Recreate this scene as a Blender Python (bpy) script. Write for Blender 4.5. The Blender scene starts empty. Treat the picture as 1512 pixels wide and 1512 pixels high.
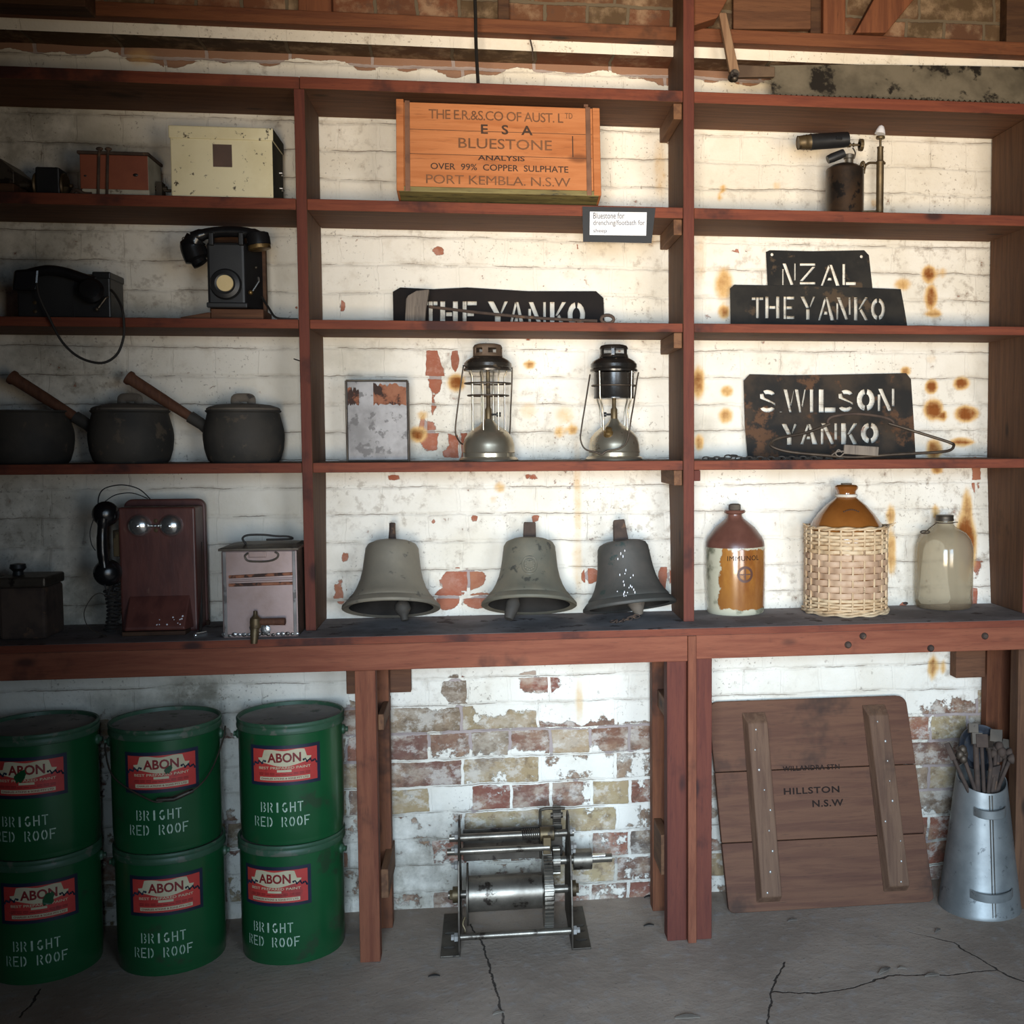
import bpy, bmesh, math, random
from mathutils import Vector, Matrix
import numpy as np

C = bpy.context.scene
COL = C.collection
PI = math.pi
R = math.radians

# ------------------------------------------------------------------ camera
YAW, PITCH, ROLL = 0.130717, -0.064547, -0.0032787
CAM = Vector((-0.0668, -3.05, 1.3613))
FPX, CX, CY = 1676.0, 939.4, 756.0
_f = Vector((math.sin(YAW)*math.cos(PITCH), math.cos(YAW)*math.cos(PITCH), math.sin(PITCH)))
_x = Vector((math.cos(YAW), -math.sin(YAW), 0))
_u = _x.cross(_f)
_x, _u = _x*math.cos(ROLL)+_u*math.sin(ROLL), -_x*math.sin(ROLL)+_u*math.cos(ROLL)
cd = bpy.data.cameras.new('camera')
cam = bpy.data.objects.new('camera', cd)
COL.objects.link(cam)
cam.matrix_world = Matrix(((_x.x, _u.x, -_f.x, CAM.x), (_x.y, _u.y, -_f.y, CAM.y), (_x.z, _u.z, -_f.z, CAM.z), (0, 0, 0, 1)))
cd.sensor_width = 36.0
cd.lens = FPX/1512*36
cd.shift_x = 0.5-CX/1512
cd.clip_start = 0.05
C.camera = cam

# ------------------------------------------------------------------ light
w = bpy.data.worlds.new('world')
C.world = w
w.use_nodes = True
w.node_tree.nodes['Background'].inputs[0].default_value = (0.55, 0.68, 0.9, 1)
w.node_tree.nodes['Background'].inputs[1].default_value = 0.05


def area(name, loc, tgt, sx, sy, power, col, spread=PI):
    l = bpy.data.lights.new(name, 'AREA')
    l.shape = 'RECTANGLE'
    l.size, l.size_y, l.energy, l.color, l.spread = sx, sy, power, col, spread
    o = bpy.data.objects.new(name, l)
    COL.objects.link(o)
    o.location = loc
    o.rotation_euler = (Vector(tgt)-Vector(loc)).to_track_quat('-Z', 'Y').to_euler()
    return o


# daylight through the two leaves of the shed door behind the camera: warm light thrown up by the sunlit ground, cool light from the sky above
area('ground_bounce', (-0.28, -4.7, 0.85), (0.35, 0.2, 2.45), 1.3, 0.9, 26.5, (1.0, 0.79, 0.52), R(56))
area('door_sky', (-0.30, -4.6, 1.40), (0.2, 0.2, 0.35), 1.3, 1.5, 37, (0.58, 0.78, 1.0), R(60))
area('ground_bounce', (1.75, -4.7, 0.85), (0.75, 0.2, 2.45), 1.2, 0.9, 9, (1.0, 0.79, 0.52), R(56))
area('door_sky', (1.75, -4.6, 1.40), (0.70, 0.2, 0.35), 1.2, 1.5, 13, (0.58, 0.78, 1.0), R(60))

C.view_settings.view_transform = 'Standard'
C.view_settings.look = 'None'
C.view_settings.gamma = 1
C.view_settings.use_curve_mapping = False
C.view_settings.exposure = -0.2


# ------------------------------------------------------------------ helpers
def ray(px, py):
    return _x*((px-CX)/FPX)-_u*((py-CY)/FPX)+_f


def at(px, py, Y):
    v = ray(px, py)
    return CAM+v*((Y-CAM.y)/v.y)


def atz(px, py, Z):
    v = ray(px, py)
    return CAM+v*((Z-CAM.z)/v.z)


def lin(r, g, b):
    return tuple(((c/255+.055)/1.055)**2.4 if c > 10 else c/255/12.92 for c in (r, g, b))+(1,)


class G:
    """node-graph helper"""
    def __init__(s, name):
        s.mat = bpy.data.materials.new(name)
        s.mat.use_nodes = True
        s.t = s.mat.node_tree
        s.b = s.t.nodes['Principled BSDF']
        s._c = None

    def set(s, sock, v):
        if isinstance(v, bpy.types.NodeSocket):
            s.t.links.new(v, sock)
        else:
            if isinstance(v, tuple) and len(v) == 3 and sock.type == 'RGBA':
                v = v+(1,)
            sock.default_value = v

    def n(s, t, ins={}, **props):
        nd = s.t.nodes.new(t)
        for k, v in props.items():
            setattr(nd, k, v)
        for k, v in ins.items():
            s.set(nd.inputs[k], v)
        return nd

    def m(s, op, a, b=0.0, c=0.0, clamp=False):
        nd = s.n('ShaderNodeMath', {0: a, 1: b, 2: c}, operation=op, use_clamp=clamp)
        return nd.outputs[0]

    def mix(s, f, a, b, mode='MIX'):
        nd = s.n('ShaderNodeMix', data_type='RGBA', blend_type=mode)
        s.set(nd.inputs[0], f)
        s.set(nd.inputs[6], a)
        s.set(nd.inputs[7], b)
        return nd.outputs[2]

    def ss(s, v, lo, hi):
        nd = s.n('ShaderNodeMapRange', {0: v, 1: lo, 2: hi, 3: 0.0, 4: 1.0}, interpolation_type='SMOOTHSTEP')
        return nd.outputs[0]

    def obj(s):
        if s._c is None:
            s._c = s.n('ShaderNodeTexCoord').outputs['Object']
        return s._c

    def map(s, vec, scale=(1, 1, 1), loc=(0, 0, 0), rot=(0, 0, 0)):
        return s.n('ShaderNodeMapping', {'Vector': vec, 'Scale': scale, 'Location': loc, 'Rotation': rot}).outputs[0]

    def noise(s, vec, scale, detail=4, rough=.55, dist=0.0, col=False):
        nd = s.n('ShaderNodeTexNoise', {'Vector': vec, 'Scale': scale, 'Detail': detail, 'Roughness': rough, 'Distortion': dist})
        return nd.outputs[1 if col else 0]

    def bump(s, h, strength=.3, dist=.01, nrm=None):
        ins = {'Height': h, 'Strength': strength, 'Distance': dist}
        if nrm is not None:
            ins['Normal'] = nrm
        return s.n('ShaderNodeBump', ins).outputs[0]

    def out(s, **k):
        for a, v in k.items():
            s.set(s.b.inputs[a.replace('_', ' ')], v)
        return s.mat


def rnd_off(g):
    """per-object random offset so that copies do not share the same stains"""
    oi = g.n('ShaderNodeObjectInfo')
    sc = g.m('MULTIPLY', oi.outputs['Random'], 37.0)
    cb = g.n('ShaderNodeCombineXYZ', {0: sc, 1: sc, 2: sc})
    return g.n('ShaderNodeVectorMath', {0: g.obj(), 1: cb.outputs[0]}, operation='ADD').outputs[0]


MATS = {}


def weathered(name, a, b, c=None, s=9, ct=.58, cs=22, rough=.6, metal=0.0, bump=.15, stretch=(1, 1, 1), rv=.15, spec=.5, coat=0.0):
    """two-tone patina a/b with optional third-colour spots c"""
    g = G(name)
    v = g.map(rnd_off(g), stretch)
    n1 = g.noise(v, s, 6, .6)
    col = g.mix(g.ss(n1, .38, .64), a, b)
    n2 = g.noise(v, cs, 5, .65)
    if c:
        col = g.mix(g.ss(n2, ct, ct+.07), col, c)
    r = g.m('ADD', rough-rv/2, g.m('MULTIPLY', n1, rv))
    g.out(Base_Color=col, Roughness=r, Metallic=metal, Normal=g.bump(n2, bump, .004), Specular_IOR_Level=spec, Coat_Weight=coat)
    MATS[name] = g.mat
    return g.mat


def wood(name, a, b, dark, axis='x', s=6, rough=.75, knot=True, bump=.25, stain=.6):
    g = G(name)
    st = {'x': (.7, 9, 9), 'z': (9, 9, .7), 'y': (9, .7, 9)}[axis]
    o = rnd_off(g)
    v = g.map(o, st)
    n = g.noise(v, s, 7, .6, .6)
    fine = g.noise(v, s*6, 4, .6)
    col = g.mix(g.ss(n, .35, .68), a, b)
    col = g.mix(g.m('MULTIPLY', g.ss(fine, .55, .75), .45), col, dark)
    big = g.noise(o, 3.2, 5, .65)
    col = g.mix(g.m('MULTIPLY', g.ss(big, stain, stain+.14), .8), col, dark)
    if knot:
        kv = g.map(o, {'x': (5, 11, 11), 'z': (11, 11, 5), 'y': (11, 5, 11)}[axis])
        vo = g.n('ShaderNodeTexVoronoi', {'Vector': kv, 'Scale': .9, 'Randomness': 1.0})
        col = g.mix(g.m('MULTIPLY', g.ss(vo.outputs['Distance'], .17, .06), .85), col, dark)
    g.out(Base_Color=col, Roughness=rough, Normal=g.bump(fine, bump, .003), Specular_IOR_Level=.3)
    MATS[name] = g.mat
    return g.mat


class MB:
    def __init__(s):
        s.bm = bmesh.new()
        s.mi = 0

    def f(s, vs):
        try:
            fc = s.bm.faces.new(vs)
            fc.material_index = s.mi
            return fc
        except ValueError:
            return None

    def v(s, p):
        return s.bm.verts.new(p)

    def hexa(s, p):
        """8 corners: bottom 4 ccw then top 4"""
        q = [s.v(a) for a in p]
        for a in ((3, 2, 1, 0), (4, 5, 6, 7), (0, 1, 5, 4), (1, 2, 6, 5), (2, 3, 7, 6), (3, 0, 4, 7)):
            s.f([q[i] for i in a])
        return s

    def box(s, x0, x1, y0, y1, z0, z1, M=None):
        p = [Vector(a) for a in ((x0, y0, z0), (x1, y0, z0), (x1, y1, z0), (x0, y1, z0), (x0, y0, z1), (x1, y0, z1), (x1, y1, z1), (x0, y1, z1))]
        if M:
            p = [M @ a for a in p]
        return s.hexa(p)

    def prism(s, poly, y0, y1, M=None):
        """polygon in x,z extruded along y"""
        a = [Vector((x, y0, z)) for x, z in poly]
        b = [Vector((x, y1, z)) for x, z in poly]
        if M:
            a = [M @ p for p in a]
            b = [M @ p for p in b]
        A = [s.v(p) for p in a]
        B = [s.v(p) for p in b]
        s.f(A)
        s.f(B[::-1])
        n = len(A)
        for i in range(n):
            s.f([A[i], B[i], B[(i+1) % n], A[(i+1) % n]])
        return s

    def tube(s, pts, r, seg=8, closed=False, cap=True, flat=1.0):
        P = [Vector(p) for p in pts]
        n = len(P)
        rs = r if isinstance(r, (list, tuple)) else [r]*n
        T = []
        for i in range(n):
            a = P[i-1] if (i > 0 or closed) else P[i]
            b = P[(i+1) % n] if (i < n-1 or closed) else P[i]
            T.append((b-a).normalized())
        ref = Vector((0, 0, 1)) if abs(T[0].z) < .9 else Vector((0, 1, 0))
        nn = (ref-T[0]*ref.dot(T[0])).normalized()
        rings = []
        for i in range(n):
            nn = (nn-T[i]*nn.dot(T[i])).normalized()
            bb = T[i].cross(nn)
            rings.append([s.v(P[i]+(nn*math.cos(k*2*PI/seg)+bb*math.sin(k*2*PI/seg)*flat)*rs[i]) for k in range(seg)])
        for i in range(n if closed else n-1):
            a, b = rings[i], rings[(i+1) % n]
            for k in range(seg):
                s.f([a[k], a[(k+1) % seg], b[(k+1) % seg], b[k]])
        if cap and not closed:
            s.f(rings[0][::-1])
            s.f(rings[-1])
        return s

    def cyl(s, p0, p1, r0, r1=None, seg=20):
        return s.tube([p0, p1], [r0, r0 if r1 is None else r1], seg)

    def lathe(s, prof, seg=36, M=None, cap0=True, cap1=True, a0=0, a1=2*PI):
        full = abs(a1-a0-2*PI) < 1e-6
        cnt = seg if full else seg+1
        rings = []
        for r, z in prof:
            ring = []
            for k in range(cnt):
                a = a0+(a1-a0)*k/seg
                p = Vector((r*math.cos(a), r*math.sin(a), z))
                ring.append(s.v(M @ p if M else p))
            rings.append(ring)
        for i in range(len(rings)-1):
            a, b = rings[i], rings[i+1]
            for k in range(seg):
                k2 = (k+1) % cnt
                s.f([a[k], a[k2], b[k2], b[k]])
        if full:
            if cap0:
                s.f(rings[0][::-1])
            if cap1:
                s.f(rings[-1])
        return s

    def ball(s, c, r, seg=14, sq=(1, 1, 1)):
        n = 8
        M = Matrix.Translation(c) @ Matrix.Diagonal((sq[0], sq[1], sq[2], 1))
        return s.lathe([(max(r*math.sin(PI*i/n), r*.02), -r*math.cos(PI*i/n)) for i in range(n+1)], seg, M)

    def build(s, name, mats, parent=None, smooth=None, bevel=0, loc=None, seg=2):
        bmesh.ops.recalc_face_normals(s.bm, faces=s.bm.faces)
        me = bpy.data.meshes.new(name)
        s.bm.to_mesh(me)
        s.bm.free()
        for mt in (mats if isinstance(mats, (list, tuple)) else [mats]):
            me.materials.append(mt)
        if smooth is not None:
            me.shade_smooth()
            if smooth > 0:
                me.set_sharp_from_angle(angle=R(smooth))
        o = bpy.data.objects.new(name, me)
        COL.objects.link(o)
        if parent:
            o.parent = parent
        if loc is not None:
            o.location = loc
        if bevel:
            b = o.modifiers.new('bevel', 'BEVEL')
            b.width = bevel
            b.segments = seg
            b.limit_method = 'ANGLE'
            b.angle_limit = R(40)
            b.harden_normals = smooth is not None
        return o


def tag(o, label, cat, group=None):
    o['label'] = label
    o['category'] = cat
    if group:
        o['group'] = group
    return o


def thing(name, label, cat, loc, rot=(0, 0, 0), group=None):
    o = bpy.data.objects.new(name, None)
    o.empty_display_size = .05
    COL.objects.link(o)
    o.location = loc
    o.rotation_euler = rot
    return tag(o, label, cat, group)


def struct(o):
    o['kind'] = 'structure'
    return o


def children(o):
    return [c for c in COL.objects if c.parent == o]


def copy_tree(o, parent=None):
    c = o.copy()
    COL.objects.link(c)
    if parent:
        c.parent = parent
    for ch in children(o):
        copy_tree(ch, c)
    return c


def spline(pts, n=8):
    """Catmull-Rom through the points"""
    P = [Vector(p) for p in pts]
    out = []
    for i in range(len(P)-1):
        p0 = P[max(i-1, 0)]
        p1, p2 = P[i], P[i+1]
        p3 = P[min(i+2, len(P)-1)]
        for k in range(n):
            t = k/n
            out.append(.5*((2*p1)+(p2-p0)*t+(2*p0-5*p1+4*p2-p3)*t*t+(3*p1-p0-3*p2+p3)*t**3))
    out.append(P[-1])
    return out


def text_mesh(s, bold=0.0, spacing=1.0):
    """2-D letter mesh, cap height about 0.69, centred on x, baseline 0"""
    cu = bpy.data.curves.new('t', 'FONT')
    cu.body = s
    cu.align_x = 'CENTER'
    cu.offset = bold
    cu.space_character = spacing
    cu.resolution_u = 3
    o = bpy.data.objects.new('t', cu)
    COL.objects.link(o)
    dg = bpy.context.evaluated_depsgraph_get()
    me = bpy.data.meshes.new_from_object(o.evaluated_get(dg))
    vs = [(v.co.x, v.co.y) for v in me.vertices]
    fs = [tuple(p.vertices) for p in me.polygons]
    bpy.data.objects.remove(o)
    bpy.data.curves.remove(cu)
    bpy.data.meshes.remove(me)
    return vs, fs


def add_text(mb, s, u0, v0, u1, v1, fn, bold=.0, spacing=1.0):
    """fit text s into the box u0..u1, v0..v1 of a surface fn(u,v)->point"""
    vs, fs = text_mesh(s, bold, spacing)
    xs = [a for a, b in vs]
    ys = [b for a, b in vs]
    x0, x1, y0, y1 = min(xs), max(xs), min(ys), max(ys)
    q = [mb.v(fn(u0+(a-x0)/(x1-x0)*(u1-u0), v0+(b-y0)/(y1-y0)*(v1-v0))) for a, b in vs]
    for f in fs:
        mb.f([q[i] for i in f])


def arc(cx, cy, rx, ry, a0, a1, w, n=7):
    o, i = [], []
    for k in range(n+1):
        a = R(a0+(a1-a0)*k/n)
        o.append((cx+rx*math.cos(a), cy+ry*math.sin(a)))
        i.append((cx+(rx-w)*math.cos(a), cy+(ry-w*.8)*math.sin(a)))
    return o+i[::-1]


def stencil(ch, w=.26):
    """broken-stroke stencil letters as polygons in the unit box"""
    g = .05
    B = lambda a, b, c, d: [(a, b), (c, b), (c, d), (a, d)]
    D = lambda x0, y0, x1, y1, ww=w: [(x0, y0), (x0+ww, y0), (x1+ww, y1), (x1, y1)]
    h = w*.55
    if ch == 'T':
        return [B(.5-w/2, 0, .5+w/2, 1), B(0, 1-h, .5-w/2-g, 1), B(.5+w/2+g, 1-h, 1, 1)]
    if ch == 'H':
        return [B(0, 0, w, 1), B(1-w, 0, 1, 1), B(w+g, .5-h/2, 1-w-g, .5+h/2)]
    if ch == 'E':
        return [B(0, 0, w, 1), B(w+g, 0, 1, h), B(w+g, .5-h/2, .8, .5+h/2), B(w+g, 1-h, 1, 1)]
    if ch == 'F':
        return [B(0, 0, w, 1), B(w+g, .5-h/2, .8, .5+h/2), B(w+g, 1-h, 1, 1)]
    if ch == 'I':
        return [B(.5-w*.8, 0, .5+w*.8, 1)]
    if ch == 'L':
        return [B(0, 0, w, 1), B(w+g, 0, 1, h*1.3)]
    if ch == 'Z':
        return [B(0, 1-h, 1, 1), B(0, 0, 1, h), [(0, h+g), (w, h+g), (1, 1-h-g), (1-w, 1-h-g)]]
    if ch == 'Y':
        return [[(.5-w/2, .5), (.5+w/2-.02, .5), (w*1.05, 1), (0, 1)], [(.5+w/2+.03, .50), (1, 1), (1-h*1.1, 1), (.5+w/2, .60)], B(.5-w/2, 0, .5+w/2, .45)]
    if ch == 'A':
        return [[(0, 0), (h, 0), (.48, .86), (.4, 1)], [(1-w, 0), (1, 0), (.6, 1), (.46, 1)], [(.34, .25), (.58, .25), (.56, .38), (.4, .38)]]
    if ch == 'N':
        return [B(0, 0, h, .74), B(1-h, .22, 1, 1), [(.02, 1), (.28, 1), (.84, .02), (.62, 0)]]
    if ch == 'K':
        return [B(0, 0, w, 1), [(w+g, .47), (w+g+.12, .47), (1, 1), (1-w*.9, 1)], [(w+g+.1, .42), (w+g+.26, .52), (1, 0), (1-w, 0)]]
    if ch == 'O':
        return [arc(.5, .5, .5, .5, 100, 260, w), arc(.5, .5, .5, .5, -80, 80, w)]
    if ch == 'D':
        return [B(0, 0, w, 1), arc(.45, .5, .55, .5, -85, 85, w)]
    if ch == 'S':
        return [arc(.5, .74, .5, .27, 20, 125, w*.8), [(.0, .82), (.02, .62), (.75, .42), (1, .3), (.98, .42), (.3, .66), (.22, .84)], arc(.5, .27, .5, .27, 200, 340, w*.8)]
    if ch == 'W':
        return [[(0, 1), (.17, 1), (.36, 0), (.26, 0)], [(.30, .35), (.34, .25), (.46, .9), (.46, 1)], [(.5, 1), (.66, 1), (.80, 0), (.70, 0)], [(.80, .3), (.86, .2), (1, 1), (.93, 1)]]
    if ch == 'B':
        return [B(0, 0, w, 1), arc(.5, .75, .45, .25, -75, 80, w*.8), arc(.5, .26, .5, .26, -85, 75, w*.8)]
    if ch == 'R':
        return [B(0, 0, w, 1), arc(.5, .74, .45, .26, -75, 80, w*.8), [(.45, .42), (.65, .46), (1, 0), (1-w, 0)]]
    if ch == 'G':
        return [arc(.5, .5, .5, .5, 60, 170, w), arc(.5, .5, .5, .5, 190, 300, w), B(.62, .12, .9, .42)]
    if ch == '.':
        return [B(.3, 0, .7, .15)]
    return []


def plate(outline, holes, thick, fn):
    """sheet with cut-out polygons; fn(u,v,t)->point"""
    cu = bpy.data.curves.new('p', 'CURVE')
    cu.dimensions = '2D'
    cu.fill_mode = 'BOTH'
    cu.extrude = thick/2
    for pl in [outline]+holes:
        sp = cu.splines.new('POLY')
        sp.points.add(len(pl)-1)
        for i, (a, b) in enumerate(pl):
            sp.points[i].co = (a, b, 0, 1)
        sp.use_cyclic_u = True
    o = bpy.data.objects.new('p', cu)
    COL.objects.link(o)
    dg = bpy.context.evaluated_depsgraph_get()
    me = bpy.data.meshes.new_from_object(o.evaluated_get(dg))
    mb = MB()
    q = [mb.v(fn(v.co.x, v.co.y, v.co.z)) for v in me.vertices]
    for p in me.polygons:
        mb.f([q[i] for i in p.vertices])
    bpy.data.objects.remove(o)
    bpy.data.curves.remove(cu)
    bpy.data.meshes.remove(me)
    return mb
# ------------------------------------------------------------------ materials
red_oxide = lin(104, 52, 37)
RED = wood('red_oxide_wood', red_oxide, lin(122, 64, 44), lin(40, 27, 28), 'x', stain=.50)
REDZ = wood('red_oxide_upright', lin(104, 54, 41), lin(90, 45, 36), lin(50, 30, 28), 'z', stain=.55)
REDLIGHT = wood('red_oxide_beam', lin(134, 78, 56), lin(116, 62, 44), lin(64, 38, 31), 'x', stain=.54)
LEGW = wood('bench_leg_wood', lin(130, 77, 54), lin(110, 61, 43), lin(64, 39, 31), 'z', stain=.55)
BROWN = wood('brown_board', lin(108, 72, 50), lin(88, 57, 40), lin(46, 31, 23), 'x')
BROWNZ = wood('brown_upright', lin(106, 74, 52), lin(86, 58, 42), lin(46, 33, 25), 'z')
BROWNY = wood('brown_cleat', lin(120, 84, 58), lin(92, 62, 44), lin(56, 36, 28), 'y')
DUSTY = weathered('dusty_bench', lin(150, 143, 141), lin(122, 114, 111), lin(92, 82, 78), s=6, cs=14, rough=.95, spec=.1)
ROOFW = wood('roof_timber', lin(118, 72, 46), lin(98, 56, 36), lin(50, 34, 25), 'x', stain=.54)
ROOFZ = wood('roof_stud', lin(122, 74, 48), lin(100, 58, 38), lin(50, 33, 25), 'z', stain=.56)
DARKW = wood('dark_roof_timber', lin(84, 58, 40), lin(64, 42, 30), lin(34, 24, 18), 'x')
BLACK = weathered('black_enamel', lin(26, 26, 28), lin(34, 34, 35), lin(54, 52, 48), s=8, ct=.66, rough=.45)
BAKE = weathered('black_bakelite', lin(20, 20, 22), lin(28, 27, 28), s=8, rough=.25)
IRON = weathered('sooty_cast_iron', lin(52, 50, 47), lin(68, 63, 57), lin(84, 74, 63), s=7, ct=.60, rough=.7, bump=.3, spec=.3)
LIDIRON = weathered('dusty_iron_lid', lin(88, 80, 71), lin(106, 95, 83), lin(60, 53, 48), s=9, rough=.8)
HANDLE = wood('turned_handle_wood', lin(100, 66, 48), lin(80, 50, 37), lin(48, 32, 26), 'z', knot=False)
BRONZE = weathered('dull_bronze', lin(124, 117, 104), lin(142, 133, 116), lin(96, 92, 84), s=5, ct=.6, rough=.58, metal=.25, bump=.2)
BRONZEG = weathered('greenish_bronze', lin(104, 102, 90), lin(126, 117, 99), lin(74, 73, 66), s=6, ct=.58, rough=.6, metal=.25, bump=.2)
BRONZED = weathered('dark_bronze', lin(74, 74, 70), lin(92, 86, 80), lin(58, 70, 66), s=6, ct=.6, rough=.62, metal=.3, bump=.2)
IRONIN = weathered('shaded_bell_inside', lin(34, 32, 30), lin(46, 43, 40), s=7, rough=.85, spec=.1)  # shade of the bell hollows put into the colour
NICKEL = weathered('tarnished_nickel', lin(186, 178, 160), lin(160, 150, 130), lin(112, 98, 78), s=6, ct=.62, rough=.3, metal=.85, bump=.05)
CHROME = weathered('bright_nickel', lin(232, 232, 230), lin(214, 214, 212), s=9, rough=.24, metal=.92, bump=.02, rv=.08)
RUSTCAP = weathered('rusty_hood', lin(104, 84, 66), lin(84, 66, 52), lin(58, 48, 40), s=12, rough=.7, metal=.3)
DARKENAM = weathered('dark_glossy_hood', lin(38, 36, 34), lin(60, 54, 48), lin(98, 84, 70), s=9, ct=.6, rough=.25, metal=.4)
BRASS = weathered('aged_brass', lin(150, 122, 76), lin(116, 92, 58), lin(78, 62, 42), s=14, rough=.42, metal=.75)
BRASSD = weathered('dark_brass', lin(104, 88, 62), lin(80, 66, 48), lin(60, 50, 38), s=14, rough=.5, metal=.6)
STEEL = weathered('oily_steel', lin(140, 132, 120), lin(108, 100, 90), lin(66, 58, 51), s=11, ct=.57, rough=.4, metal=.8)
STEELD = weathered('dark_oily_steel', lin(92, 84, 74), lin(70, 62, 54), lin(48, 40, 36), s=10, rough=.5, metal=.7)
GALV = weathered('galvanised_sheet', lin(158, 160, 158), lin(130, 133, 132), lin(108, 110, 110), s=6, ct=.6, rough=.45, metal=.6, bump=.05, cs=30)
GREY = weathered('grey_tinplate', lin(128, 124, 122), lin(104, 100, 98), lin(84, 80, 78), s=10, ct=.55, cs=26, rough=.5, metal=.45)
RUST = weathered('rust', lin(150, 98, 72), lin(120, 70, 48), lin(58, 40, 34), s=22, ct=.5, rough=.85)
RUSTIRON = weathered('rusted_iron', lin(84, 68, 58), lin(64, 52, 46), lin(104, 80, 62), s=16, rough=.85, metal=.2)
CREAM = weathered('chipped_cream_enamel', lin(232, 222, 186), lin(220, 208, 168), lin(78, 66, 50), s=5, ct=.60, cs=46, rough=.5)
OLIVE = weathered('dark_olive_paint', lin(62, 62, 48), lin(50, 50, 40), lin(150, 146, 126), s=9, ct=.68, rough=.6)
BOXRED = weathered('red_brown_paint', lin(140, 76, 52), lin(124, 64, 45), lin(70, 42, 34), s=8, ct=.66, rough=.6)
WHITEP = weathered('flaking_white_paint', lin(176, 172, 158), lin(150, 146, 132), lin(96, 86, 74), s=14, ct=.62, rough=.7)
MAROON = weathered('maroon_varnished_wood', lin(98, 56, 48), lin(78, 42, 37), lin(116, 84, 70), s=6, ct=.66, cs=14, rough=.45, stretch=(4, 4, 1))
PINKTIN = weathered('pinkish_grey_tin', lin(158, 138, 134), lin(140, 118, 110), lin(112, 92, 84), s=5, ct=.63, cs=18, rough=.45, metal=.35)
SOLDER = weathered('bright_solder', lin(190, 192, 194), lin(120, 116, 112), lin(84, 78, 74), s=30, ct=.5, cs=60, rough=.3, metal=.8, bump=.5)
CRATE = wood('orange_crate_wood', lin(190, 122, 76), lin(172, 104, 60), lin(118, 70, 42), 'x', s=4, stain=.60)
CRATEB = weathered('stained_crate_bottom', lin(128, 116, 70), lin(100, 88, 52), lin(62, 58, 42), s=7, stretch=(1, 6, 6), rough=.7)
STRAP = weathered('rusty_strap', lin(134, 96, 74), lin(108, 76, 60), lin(150, 140, 128), s=16, ct=.68, rough=.6, metal=.4)
INK = weathered('faded_black_ink', lin(70, 48, 34), lin(58, 40, 30), s=20, rough=.8)
INKD = weathered('black_brush_paint', lin(38, 30, 27), lin(46, 36, 32), s=20, rough=.9, spec=.1)
INKL = weathered('very_faded_ink', lin(118, 78, 50), lin(104, 68, 44), s=20, rough=.8)
BLACKCARD = weathered('black_card', lin(30, 30, 32), lin(36, 36, 38), s=4, rough=.6)
PAPER = weathered('white_paper', lin(232, 232, 236), lin(224, 224, 230), s=4, rough=.8, bump=.02)
PRINT = weathered('grey_print', lin(84, 84, 90), lin(70, 70, 76), s=30, rough=.8)
PLATE = weathered('blackened_sheet_iron', lin(34, 33, 32), lin(50, 47, 43), lin(80, 66, 52), s=9, ct=.57, cs=13, rough=.8, metal=.1, spec=.25)
PLATER = weathered('rusty_black_sheet_iron', lin(40, 38, 36), lin(66, 56, 47), lin(92, 66, 48), s=9, ct=.54, cs=10, rough=.8, metal=.1, spec=.25)
PLATEB = weathered('dark_sheet_iron', lin(30, 26, 25), lin(38, 32, 30), s=7, rough=.8, spec=.2)
GREYWOOD = wood('grey_weathered_wood', lin(128, 116, 104), lin(102, 92, 84), lin(66, 58, 52), 'z', knot=False, bump=.6)
GREEN = weathered('green_drum_enamel', lin(24, 78, 44), lin(28, 86, 48), lin(44, 70, 46), s=3, ct=.60, cs=8, rough=.3, bump=.05, coat=.15)
GREEND = weathered('scuffed_green_rim', lin(62, 92, 70), lin(46, 82, 56), lin(94, 100, 84), s=7, ct=.56, rough=.5, bump=.1)
DLID = weathered('dusty_drum_lid', lin(176, 166, 156), lin(150, 142, 134), lin(120, 118, 106), s=5, rough=.85, spec=.15)
NAVY = weathered('navy_label_border', lin(30, 38, 58), lin(26, 32, 48), s=9, rough=.5)
LRED = weathered('red_label', lin(206, 66, 58), lin(190, 58, 52), lin(170, 60, 54), s=8, rough=.5, bump=.02)
LCREAM = weathered('cream_label_banner', lin(214, 200, 164), lin(202, 186, 150), s=9, rough=.5, bump=.02)
LDRED = weathered('dark_red_lettering', lin(140, 36, 36), lin(126, 32, 32), s=9, rough=.5)
STENW = weathered('white_stencil_paint', lin(196, 208, 188), lin(160, 184, 160), s=40, rough=.7)
TERRA = weathered('brown_salt_glaze', lin(112, 74, 62), lin(92, 58, 48), lin(136, 104, 90), s=6, ct=.66, rough=.3)
AMBER = weathered('amber_glaze', lin(140, 86, 38), lin(120, 70, 28), s=5, rough=.16, bump=.03, coat=.4)
CORK = weathered('old_stopper', lin(92, 82, 70), lin(76, 66, 58), s=20, rough=.9)
CANE = weathered('pale_cane', lin(196, 164, 134), lin(174, 140, 112), lin(142, 110, 86), s=9, ct=.62, cs=16, rough=.6)
CANEL = weathered('light_cane', lin(210, 184, 148), lin(188, 156, 118), lin(146, 116, 88), s=16, ct=.62, rough=.6)
BOARD = wood('old_cedar_board', lin(106, 72, 53), lin(90, 58, 44), lin(56, 41, 34), 'x', s=5, knot=False, stain=.54)
BATTEN = wood('worn_batten', lin(112, 84, 65), lin(92, 66, 51), lin(62, 47, 39), 'z', knot=False)
NAIL = weathered('galvanised_nail', lin(190, 186, 180), lin(150, 146, 140), s=9, rough=.4, metal=.6)
SAW = weathered('mottled_saw_steel', lin(132, 122, 104), lin(98, 90, 76), lin(40, 35, 30), s=7, ct=.53, cs=9, rough=.6, metal=.25)
TIMBERPALE = wood('pale_handle_wood', lin(150, 120, 94), lin(122, 92, 70), lin(80, 58, 44), 'z', knot=False)
STRAPB = weathered('black_strap', lin(24, 21, 20), lin(32, 28, 26), s=9, rough=.7)
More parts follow.
